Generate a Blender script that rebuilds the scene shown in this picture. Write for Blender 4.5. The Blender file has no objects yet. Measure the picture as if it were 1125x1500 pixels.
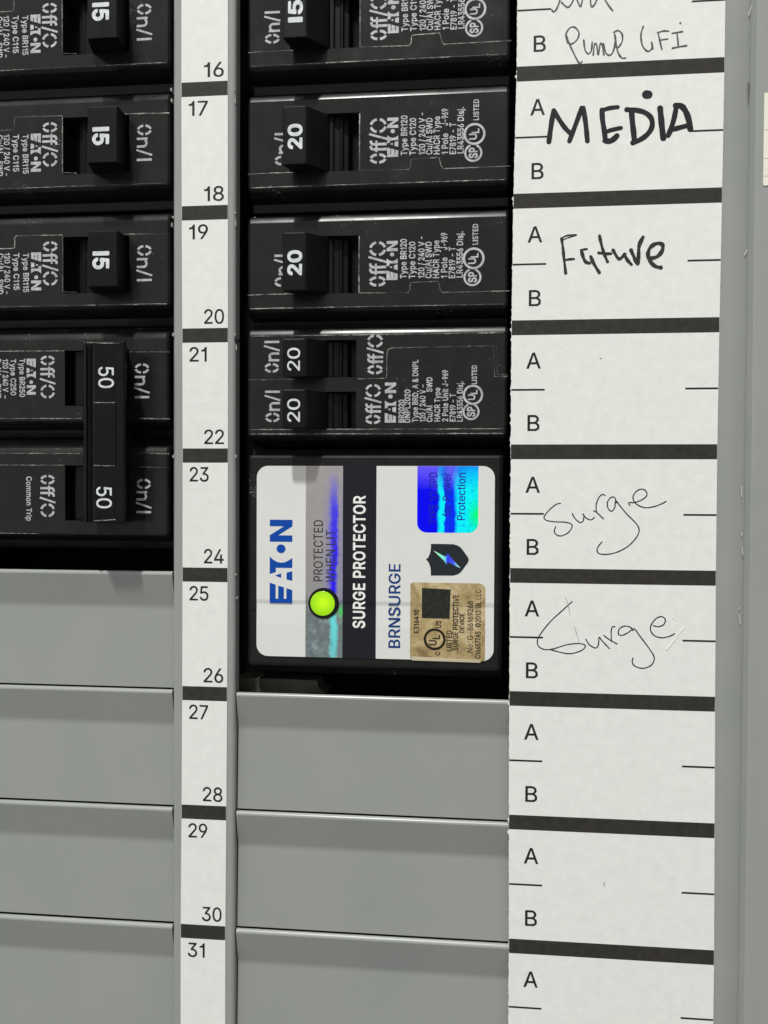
import bpy, bmesh, math, random
from mathutils import Matrix, Vector, noise
from mathutils.geometry import tessellate_polygon

random.seed(7)
S = 0.001                       # everything below is measured in millimetres
scene = bpy.context.scene

# ------------------------------------------------------------------ camera
# panel axes: x to the right, v upwards, h out of the panel towards the viewer
RIGHT = (0.99507301, -0.00486195, -0.09902558)      # camera axes in (x, down, out)
DOWN = (0.00661957, 0.9998262, 0.01742839)
BACK = (0.09892363, -0.01799803, 0.99493225)
CAM = (0.0, -3.253, 169.31)
FPX = 1200.0

def wv(p):                      # (x, down, out) -> world direction
    return Vector((p[0], -p[2], -p[1]))

cam_data = bpy.data.cameras.new("camera")
cam = bpy.data.objects.new("camera", cam_data)
scene.collection.objects.link(cam)
r_, u_, b_ = wv(RIGHT), -wv(DOWN), wv(BACK)
m = Matrix((r_, u_, b_)).transposed().to_4x4()
m.translation = Vector((CAM[0], -CAM[2], -CAM[1])) * S
cam.matrix_world = m
cam_data.sensor_fit = 'VERTICAL'
cam_data.sensor_height = 24.0
cam_data.lens = 24.0 * FPX / 1500.0
cam_data.clip_start = 0.005
cam_data.clip_end = 20.0
scene.camera = cam

# ------------------------------------------------------------------ world and lamps
world = bpy.data.worlds.new("World")
scene.world = world
world.use_nodes = True
wn = world.node_tree
wn.nodes.clear()
tc = wn.nodes.new('ShaderNodeTexCoord')
mr = wn.nodes.new('ShaderNodeMapRange')
mr.inputs['From Min'].default_value = -1.0
ra = wn.nodes.new('ShaderNodeValToRGB')
el = ra.color_ramp.elements
el[0].position, el[0].color = 0.0, (0.22, 0.22, 0.215, 1)
el[1].position, el[1].color = 1.0, (0.90, 0.905, 0.89, 1)
e = el.new(0.5); e.color = (0.50, 0.50, 0.49, 1)
bg = wn.nodes.new('ShaderNodeBackground')
bg.inputs['Strength'].default_value = 0.98
ow = wn.nodes.new('ShaderNodeOutputWorld')
dot = wn.nodes.new('ShaderNodeVectorMath'); dot.operation = 'DOT_PRODUCT'
dot.inputs[1].default_value = (-0.42, 0.0, 0.82)          # the room is brighter overhead and to the left
wn.links.new(tc.outputs['Generated'], dot.inputs[0])
wn.links.new(dot.outputs['Value'], mr.inputs['Value'])
wn.links.new(mr.outputs[0], ra.inputs[0])
wn.links.new(ra.outputs[0], bg.inputs['Color'])
wn.links.new(bg.outputs[0], ow.inputs['Surface'])

def area_lamp(name, direction, dist, size, power, col):
    ld = bpy.data.lights.new(name, 'AREA')
    ld.shape = 'DISK'; ld.size = size; ld.energy = power; ld.color = col
    lo = bpy.data.objects.new(name, ld)
    scene.collection.objects.link(lo)
    d = Vector((direction[0], -direction[2], direction[1])).normalized()
    lo.location = d * dist
    lo.rotation_euler = (-d).to_track_quat('-Z', 'Y').to_euler()
    return lo

# one ceiling lamp, high above the panel and only a little in front of it
area_lamp("ceiling_lamp", (-0.12, 1.0, 0.52), 1.9, 0.10, 41.0, (1.0, 0.99, 0.96))

scene.view_settings.view_transform = 'Standard'
scene.view_settings.look = 'None'
scene.view_settings.exposure = 0.0
scene.view_settings.gamma = 1.0
scene.view_settings.use_curve_mapping = False

# ------------------------------------------------------------------ measuring helper
def U(px, py, h=0.0):
    """Point of the photograph -> (x, v) on the plane at height h of the panel."""
    a, b = (px - 562.5) / FPX, (py - 750.0) / FPX
    w = [RIGHT[i] * a + DOWN[i] * b - BACK[i] for i in range(3)]
    t = (h - CAM[2]) / w[2]
    return (CAM[0] + t * w[0], -(CAM[1] + t * w[1]))

# ------------------------------------------------------------------ materials
def nt(name):
    mat = bpy.data.materials.new(name)
    mat.use_nodes = True
    t = mat.node_tree
    return mat, t, t.nodes['Principled BSDF']

def nd(t, kind, **kw):
    n = t.nodes.new(kind)
    for k, v in kw.items():
        setattr(n, k, v)
    return n

def noise_tex(t, scale, detail=3.0, rough=0.55, dist=0.0):
    c = nd(t, 'ShaderNodeTexCoord')
    oi = nd(t, 'ShaderNodeObjectInfo')          # every copy wears its dust in other places
    off = nd(t, 'ShaderNodeVectorMath', operation='ADD')
    t.links.new(c.outputs['Object'], off.inputs[0])
    t.links.new(oi.outputs['Random'], off.inputs[1])
    n = nd(t, 'ShaderNodeTexNoise')
    n.inputs['Scale'].default_value = scale
    n.inputs['Detail'].default_value = detail
    n.inputs['Roughness'].default_value = rough
    n.inputs['Distortion'].default_value = dist
    t.links.new(off.outputs[0], n.inputs['Vector'])
    return n

def ramp(t, src, stops):
    r = nd(t, 'ShaderNodeValToRGB')
    e = r.color_ramp.elements
    e[0].position, e[0].color = stops[0][0], (*stops[0][1], 1)
    e[1].position, e[1].color = stops[-1][0], (*stops[-1][1], 1)
    for p, c in stops[1:-1]:
        q = e.new(p); q.color = (*c, 1)
    t.links.new(src, r.inputs[0])
    return r

def bump(t, bsdf, src, strength, dist):
    b = nd(t, 'ShaderNodeBump')
    b.inputs['Strength'].default_value = strength
    b.inputs['Distance'].default_value = dist
    t.links.new(src, b.inputs['Height'])
    t.links.new(b.outputs[0], bsdf.inputs['Normal'])
    return b

def g3(v, tint=(1, 1, 1)):
    return tuple(v * c for c in tint)

def plain(name, col, rough=0.5, metal=0.0, spec=0.5):
    mat, t, p = nt(name)
    p.inputs['Base Color'].default_value = (*col, 1)
    p.inputs['Roughness'].default_value = rough
    p.inputs['Metallic'].default_value = metal
    p.inputs['Specular IOR Level'].default_value = spec
    return mat

def mottled(name, lo, hi, scale, rough, bscale=None, bstr=0.3, bdist=0.00003, spec=0.5, rlo=None, metal=0.0, detail=4.0):
    mat, t, p = nt(name)
    n = noise_tex(t, scale, detail, 0.6)
    r = ramp(t, n.outputs['Fac'], [(0.3, lo), (0.7, hi)])
    t.links.new(r.outputs[0], p.inputs['Base Color'])
    p.inputs['Roughness'].default_value = rough
    p.inputs['Metallic'].default_value = metal
    p.inputs['Specular IOR Level'].default_value = spec
    if rlo is not None:
        n3 = noise_tex(t, scale * 0.6, 3.0)
        mrr = nd(t, 'ShaderNodeMapRange')
        mrr.inputs['From Min'].default_value = 0.3
        mrr.inputs['From Max'].default_value = 0.7
        mrr.inputs['To Min'].default_value = rlo
        mrr.inputs['To Max'].default_value = rough
        t.links.new(n3.outputs['Fac'], mrr.inputs['Value'])
        t.links.new(mrr.outputs[0], p.inputs['Roughness'])
    if bscale:
        n2 = noise_tex(t, bscale, 3.0, 0.6)
        bump(t, p, n2.outputs['Fac'], bstr, bdist)
    return mat

def plastic(name, lo, hi, rlo, rhi, bstr, dust=0.68, dcol=(0.16, 0.16, 0.15), spec=0.3, coat=0.0):
    """Moulded black plastic: fine grain, uneven gloss and a little pale dust."""
    mat, t, p = nt(name)
    n = noise_tex(t, 260.0, 5.0, 0.6)
    r = ramp(t, n.outputs['Fac'], [(0.3, lo), (0.7, hi)])
    d1 = noise_tex(t, 2300.0, 2.0, 0.5)
    d2 = noise_tex(t, 110.0, 3.0, 0.6)
    ml = nd(t, 'ShaderNodeMath', operation='MULTIPLY')
    ml2 = nd(t, 'ShaderNodeMath', operation='MULTIPLY')
    ml2.inputs[1].default_value = 1.55
    t.links.new(d2.outputs['Fac'], ml2.inputs[0])
    t.links.new(d1.outputs['Fac'], ml.inputs[0])
    t.links.new(ml2.outputs[0], ml.inputs[1])
    dr = ramp(t, ml.outputs[0], [(dust, (0, 0, 0)), (dust + 0.06, (1, 1, 1))])
    mx = nd(t, 'ShaderNodeMix', data_type='RGBA')
    t.links.new(dr.outputs[0], mx.inputs['Factor'])
    t.links.new(r.outputs[0], mx.inputs['A'])
    mx.inputs['B'].default_value = (*dcol, 1)
    t.links.new(mx.outputs['Result'], p.inputs['Base Color'])
    p.inputs['Specular IOR Level'].default_value = spec
    p.inputs['Coat Weight'].default_value = coat
    p.inputs['Coat Roughness'].default_value = 0.13
    mrr = nd(t, 'ShaderNodeMapRange')
    mrr.inputs['From Min'].default_value = 0.35
    mrr.inputs['From Max'].default_value = 0.65
    mrr.inputs['To Min'].default_value = rlo
    mrr.inputs['To Max'].default_value = rhi
    t.links.new(d2.outputs['Fac'], mrr.inputs['Value'])
    t.links.new(mrr.outputs[0], p.inputs['Roughness'])
    b1 = noise_tex(t, 5200.0, 2.0, 0.5)
    bump(t, p, b1.outputs['Fac'], bstr, 0.00002)
    return mat

M = {}
M['case'] = plastic('black_case_plastic', g3(0.008), g3(0.014, (1.0, 0.98, 0.95)), 0.20, 0.33, 0.22, spec=0.27)
M['surge'] = plastic('black_surge_plastic', g3(0.008), g3(0.014), 0.26, 0.40, 0.35, 0.67, spec=0.20)
M['handle'] = plastic('black_handle_plastic', g3(0.003), g3(0.005), 0.42, 0.55, 0.15, 0.72, (0.05, 0.05, 0.05), 0.15)
M['tie'] = plastic('black_tie_plastic', g3(0.003), g3(0.006), 0.30, 0.42, 0.12, 0.72, (0.06, 0.06, 0.06), 0.16)
M['print'] = mottled('white_ink_on_plastic', (0.27, 0.275, 0.285), (0.52, 0.53, 0.55), 900.0, 0.6, detail=7.0)
M['number'] = mottled('white_ink_on_handle', (0.46, 0.49, 0.51), (0.70, 0.73, 0.74), 900.0, 0.6, detail=7.0)
# worn mould flash along the case seams, also used for painted edge highlights
mat, t, p = nt('worn_seam_and_highlight')
n = noise_tex(t, 700.0, 5.0, 0.75)
n2 = noise_tex(t, 95.0, 2.0, 0.5)
pr = nd(t, 'ShaderNodeMath', operation='MULTIPLY')
t.links.new(n.outputs['Fac'], pr.inputs[0]); t.links.new(n2.outputs['Fac'], pr.inputs[1])
r = ramp(t, pr.outputs[0], [(0.15, (0.016, 0.016, 0.015)), (0.23, (0.08, 0.078, 0.073)), (0.31, (0.28, 0.27, 0.25)), (0.40, (0.50, 0.49, 0.46))])
t.links.new(r.outputs[0], p.inputs['Base Color']); p.inputs['Roughness'].default_value = 0.5
p.inputs['Specular IOR Level'].default_value = 0.3
M['seam'] = mat
M['paint'] = mottled('grey_panel_paint', (0.254, 0.268, 0.256), (0.276, 0.288, 0.276), 60.0, 0.30, 1600.0, 0.10, 0.00003, 0.5, 0.22)
M['gloss_paint'] = mottled('glossy_grey_frame_paint', (0.260, 0.274, 0.262), (0.282, 0.294, 0.280), 60.0, 0.17, 1600.0, 0.06, 0.00002, 0.8, 0.12)
M['plate'] = mottled('grey_filler_paint', (0.250, 0.264, 0.252), (0.272, 0.284, 0.270), 45.0, 0.36, 1300.0, 0.12, 0.00003, 0.5, 0.26)
M['paper'] = mottled('label_paper', (0.672, 0.680, 0.648), (0.738, 0.742, 0.712), 420.0, 0.75, 1300.0, 0.5, 0.00004, 0.25, None, 0.0, 9.0)
M['bar'] = mottled('charcoal_label_ink', (0.020, 0.018, 0.015), (0.034, 0.031, 0.026), 700.0, 0.36, 1100.0, 0.35, 0.00003, 0.32)
M['ink'] = plain('black_label_ink', (0.014, 0.013, 0.012), 0.5, 0.0, 0.25)
M['pen'] = plain('black_pen_ink', (0.012, 0.012, 0.013), 0.5, 0.0, 0.25)
M['pencil'] = mottled('grey_pencil', (0.045, 0.045, 0.045), (0.13, 0.13, 0.125), 3000.0, 0.5, spec=0.2)
M['marker'] = mottled('black_marker_ink', (0.010, 0.010, 0.012), (0.018, 0.018, 0.022), 800.0, 0.5, spec=0.2)
M['marker_dry'] = mottled('half_dry_marker_ink', (0.012, 0.012, 0.012), (0.045, 0.045, 0.044), 2600.0, 0.5, spec=0.2)
M['faint'] = plain('faint_pen_mark', (0.28, 0.28, 0.27), 0.6)
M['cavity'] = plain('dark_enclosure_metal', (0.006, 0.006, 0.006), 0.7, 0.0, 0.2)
M['bus'] = mottled('dull_bus_metal', (0.06, 0.057, 0.047), (0.15, 0.142, 0.115), 160.0, 0.5)
M['sticker'] = mottled('cream_sticker', (0.70, 0.68, 0.58), (0.76, 0.74, 0.64), 200.0, 0.6)
M['dent'] = mottled('raised_paper', (0.74, 0.74, 0.69), (0.80, 0.80, 0.75), 300.0, 0.55)
M['scrape'] = plain('scraped_paint', (0.48, 0.48, 0.45), 0.5)
M['scuff'] = plain('dark_scuff', (0.09, 0.09, 0.085), 0.5)
# surge label
M['slabel'] = mottled('white_label_stock', (0.640, 0.645, 0.618), (0.668, 0.670, 0.646), 90.0, 0.42, 700.0, 0.12, 0.00003, 0.5)
M['navy'] = plain('navy_label_band', (0.010, 0.011, 0.016), 0.42, 0.0, 0.2)
M['blue'] = plain('blue_label_ink', (0.002, 0.058, 0.335), 0.5, 0.0, 0.15)
M['dblue'] = plain('dark_blue_label_ink', (0.006, 0.040, 0.175), 0.5, 0.0, 0.2)
M['white_ink'] = plain('white_label_ink', (0.78, 0.78, 0.76), 0.5)
M['shield'] = plain('dark_shield_ink', (0.013, 0.018, 0.023), 0.45, 0.0, 0.25)
M['seal_ink'] = plain('brown_seal_ink', (0.014, 0.010, 0.005), 0.5, 0.0, 0.2)
M['foil_ink'] = plain('dark_foil_ink', (0.035, 0.032, 0.04), 0.5, 0.0, 0.3)
M['holo_ink'] = plain('blue_foil_ink', (0.006, 0.012, 0.36), 0.4, 0.0, 0.2)
M['rim'] = plain('black_lamp_rim', (0.004, 0.004, 0.004), 0.4, 0.0, 0.2)
M['block'] = mottled('dark_square_print', (0.012, 0.014, 0.011), (0.028, 0.032, 0.024), 900.0, 0.5, spec=0.15)


def norm_coord(t, x0, x1, axis):
    """Object coordinate along an axis mapped to 0..1 between two millimetre values."""
    c = nd(t, 'ShaderNodeTexCoord')
    s = nd(t, 'ShaderNodeSeparateXYZ')
    t.links.new(c.outputs['Object'], s.inputs[0])
    k = nd(t, 'ShaderNodeMapRange')
    k.inputs['From Min'].default_value = x0 * S
    k.inputs['From Max'].default_value = x1 * S
    t.links.new(s.outputs[axis], k.inputs['Value'])
    return k.outputs[0]

def madd(t, a, noise_out, amp):
    s1 = nd(t, 'ShaderNodeMath', operation='SUBTRACT'); s1.inputs[1].default_value = 0.5
    t.links.new(noise_out, s1.inputs[0])
    s2 = nd(t, 'ShaderNodeMath', operation='MULTIPLY_ADD')
    t.links.new(s1.outputs[0], s2.inputs[0]); s2.inputs[1].default_value = amp
    t.links.new(a, s2.inputs[2])
    return s2.outputs[0]

def mixc(t, fac, a, b):
    x = nd(t, 'ShaderNodeMix', data_type='RGBA')
    t.links.new(fac, x.inputs['Factor'])
    for s, v in (('A', a), ('B', b)):
        if isinstance(v, tuple):
            x.inputs[s].default_value = (*v, 1)
        else:
            t.links.new(v, x.inputs[s])
    return x.outputs['Result']

def mul(t, a, b):
    x = nd(t, 'ShaderNodeMath', operation='MULTIPLY')
    t.links.new(a, x.inputs[0]); t.links.new(b, x.inputs[1])
    return x.outputs[0]
# ------------------------------------------------------------------ mesh builder
class MB:
    """Collects millimetre geometry (x, v, h) and links it as one mesh object."""
    def __init__(self, org=(0.0, 0.0), half_turn=False):
        self.v, self.f = [], []
        self.o, self.s = org, (-1 if half_turn else 1)

    def vert(self, x, v, h):
        self.v.append(((x - self.o[0]) * self.s * S, -h * S, (v - self.o[1]) * self.s * S)); return len(self.v) - 1

    def face(self, pts):
        self.f.append([self.vert(*p) for p in pts])

    def poly(self, pts, h):
        self.face([(x, v, h) for x, v in pts])

    def polyfan(self, loops, h):
        """Filled 2-D outline (with holes) at height h."""
        flat = [q for l in loops for q in l]
        tris = tessellate_polygon([[Vector((x, y, 0)) for x, y in l] for l in loops])
        base = [self.vert(x, y, h) for x, y in flat]
        for a, b, c in tris:
            (ax, ay), (bx, by), (cx, cy) = flat[a], flat[b], flat[c]
            if (bx - ax) * (cy - ay) - (by - ay) * (cx - ax) < 0:
                b, c = c, b
            self.f.append([base[a], base[b], base[c]])

    def slab(self, pts, h0, h1):
        """Counter-clockwise outline extruded from h0 up to h1."""
        self.poly(pts, h1)
        self.poly(pts[::-1], h0)
        n = len(pts)
        for i in range(n):
            a, b = pts[i], pts[(i + 1) % n]
            self.face([(*a, h0), (*b, h0), (*b, h1), (*a, h1)])

    def extrude_x(self, prof, x0, x1, closed=False):
        """Profile of (v, h), running from top to bottom, swept along x."""
        n = len(prof)
        for i in range(n if closed else n - 1):
            a, b = prof[i], prof[(i + 1) % n]
            self.face([(x0, *a), (x0, *b), (x1, *b), (x1, *a)])
        self.face([(x0, *q) for q in prof[::-1]])
        self.face([(x1, *q) for q in prof])

    def extrude_v(self, prof, v0, v1):
        """Profile of (x, h), running left to right, swept from v0 up to v1."""
        n = len(prof)
        for i in range(n - 1):
            a, b = prof[i], prof[i + 1]
            self.face([(a[0], v0, a[1]), (b[0], v0, b[1]), (b[0], v1, b[1]), (a[0], v1, a[1])])
        self.face([(x, v0, h) for x, h in prof[::-1]])
        self.face([(x, v1, h) for x, h in prof])

    def ribbon(self, pts, width, h, round_caps=True, rise=0.012):
        """Pen stroke: a flat ribbon, rising a hair so crossings never coincide."""
        if len(pts) < 2:
            return
        ws = width if isinstance(width, (list, tuple)) else [width] * len(pts)
        L, R = [], []
        n = len(pts)
        for i, (x, y) in enumerate(pts):
            a = pts[max(i - 1, 0)]; b = pts[min(i + 1, n - 1)]
            dx, dy = b[0] - a[0], b[1] - a[1]
            d = math.hypot(dx, dy) or 1.0
            nx, ny = -dy / d * ws[i] / 2, dx / d * ws[i] / 2
            L.append((x + nx, y + ny)); R.append((x - nx, y - ny))
        hh = [h + rise * i / (n - 1) for i in range(n)]
        for i in range(n - 1):
            self.face([(*R[i], hh[i]), (*R[i + 1], hh[i + 1]), (*L[i + 1], hh[i + 1]), (*L[i], hh[i])])
        if round_caps:
            for i, s in ((0, -1), (n - 1, 1)):
                x, y = pts[i]
                o = pts[1] if i == 0 else pts[n - 2]
                ang = math.atan2(y - o[1], x - o[0])
                k = 7
                arc = [(x + ws[i] / 2 * math.cos(ang - math.pi / 2 + math.pi * j / k),
                        y + ws[i] / 2 * math.sin(ang - math.pi / 2 + math.pi * j / k), hh[i]) for j in range(k + 1)]
                self.face(arc)

    def build(self, name, mat, parent=None, bevel=0.0, merge=False, segs=2, smooth=False):
        me = bpy.data.meshes.new(name)
        me.from_pydata(self.v, [], self.f)
        if bevel or merge:
            bm = bmesh.new(); bm.from_mesh(me)
            bmesh.ops.remove_doubles(bm, verts=bm.verts, dist=1e-7)
            if bevel:
                bmesh.ops.recalc_face_normals(bm, faces=bm.faces)
                ed = [e for e in bm.edges if len(e.link_faces) == 2 and e.calc_face_angle(0) > 0.5]
                bmesh.ops.bevel(bm, geom=ed, offset=bevel * S, segments=segs, profile=0.5, affect='EDGES', clamp_overlap=True)
            bm.to_mesh(me); bm.free()
        me.materials.append(mat if not isinstance(mat, str) else M[mat])
        if smooth:
            for q in me.polygons:
                q.use_smooth = True
        o = bpy.data.objects.new(name, me)
        scene.collection.objects.link(o)
        if parent is not None:
            o.parent = parent
        return o

def thing(name, label, cat, loc=(0, 0, 0), group=None, half_turn=False):
    o = bpy.data.objects.new(name, None)
    o.empty_display_size = 0.005
    scene.collection.objects.link(o)
    o.location = (loc[0] * S, -loc[2] * S, loc[1] * S)
    if half_turn:
        o.rotation_euler = (0, math.pi, 0)
    o['label'] = label; o['category'] = cat
    if group:
        o['group'] = group
    return o

def dup(root, loc, label):
    """A copy of a thing with copies of its parts and sub-parts."""
    c = root.copy(); scene.collection.objects.link(c)
    c.location = (loc[0] * S, -loc[2] * S, loc[1] * S)
    c['label'] = label
    for ch in list(root.children):
        d = ch.copy(); scene.collection.objects.link(d); d.parent = c
        for g in list(ch.children):
            q = g.copy(); scene.collection.objects.link(q); q.parent = d
    return c

def arc_pts(cx, cy, r0, a0, a1, n):
    return [(cx + r0 * math.cos(a0 + (a1 - a0) * i / n), cy + r0 * math.sin(a0 + (a1 - a0) * i / n)) for i in range(n + 1)]

def rrect(x0, v0, x1, v1, r, n=6):
    """Counter-clockwise rounded rectangle; r = (bottom left, bottom right, top right, top left)."""
    if not isinstance(r, (tuple, list)):
        r = (r,) * 4
    p = []
    for (cx, cy, a, q) in ((x0 + r[0], v0 + r[0], math.pi, r[0]), (x1 - r[1], v0 + r[1], 1.5 * math.pi, r[1]),
                           (x1 - r[2], v1 - r[2], 0, r[2]), (x0 + r[3], v1 - r[3], 0.5 * math.pi, r[3])):
        p += arc_pts(cx, cy, q, a, a + math.pi / 2, n) if q > 0 else [(cx, cy)]
    return p

def smooth_path(pts, k=6):
    """Catmull-Rom through hand-written points."""
    if len(pts) < 3:
        return [(pts[0][0] + (pts[1][0] - pts[0][0]) * i / 4, pts[0][1] + (pts[1][1] - pts[0][1]) * i / 4) for i in range(5)]
    out = []
    P = [pts[0]] + list(pts) + [pts[-1]]
    for i in range(1, len(P) - 2):
        p0, p1, p2, p3 = P[i - 1], P[i], P[i + 1], P[i + 2]
        for j in range(k):
            s = j / k
            q = []
            for d in (0, 1):
                q.append(0.5 * (2 * p1[d] + (p2[d] - p0[d]) * s + (2 * p0[d] - 5 * p1[d] + 4 * p2[d] - p3[d]) * s * s
                                + (3 * p1[d] - p0[d] - 3 * p2[d] + p3[d]) * s ** 3))
            out.append(tuple(q))
    out.append(pts[-1])
    return out

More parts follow.
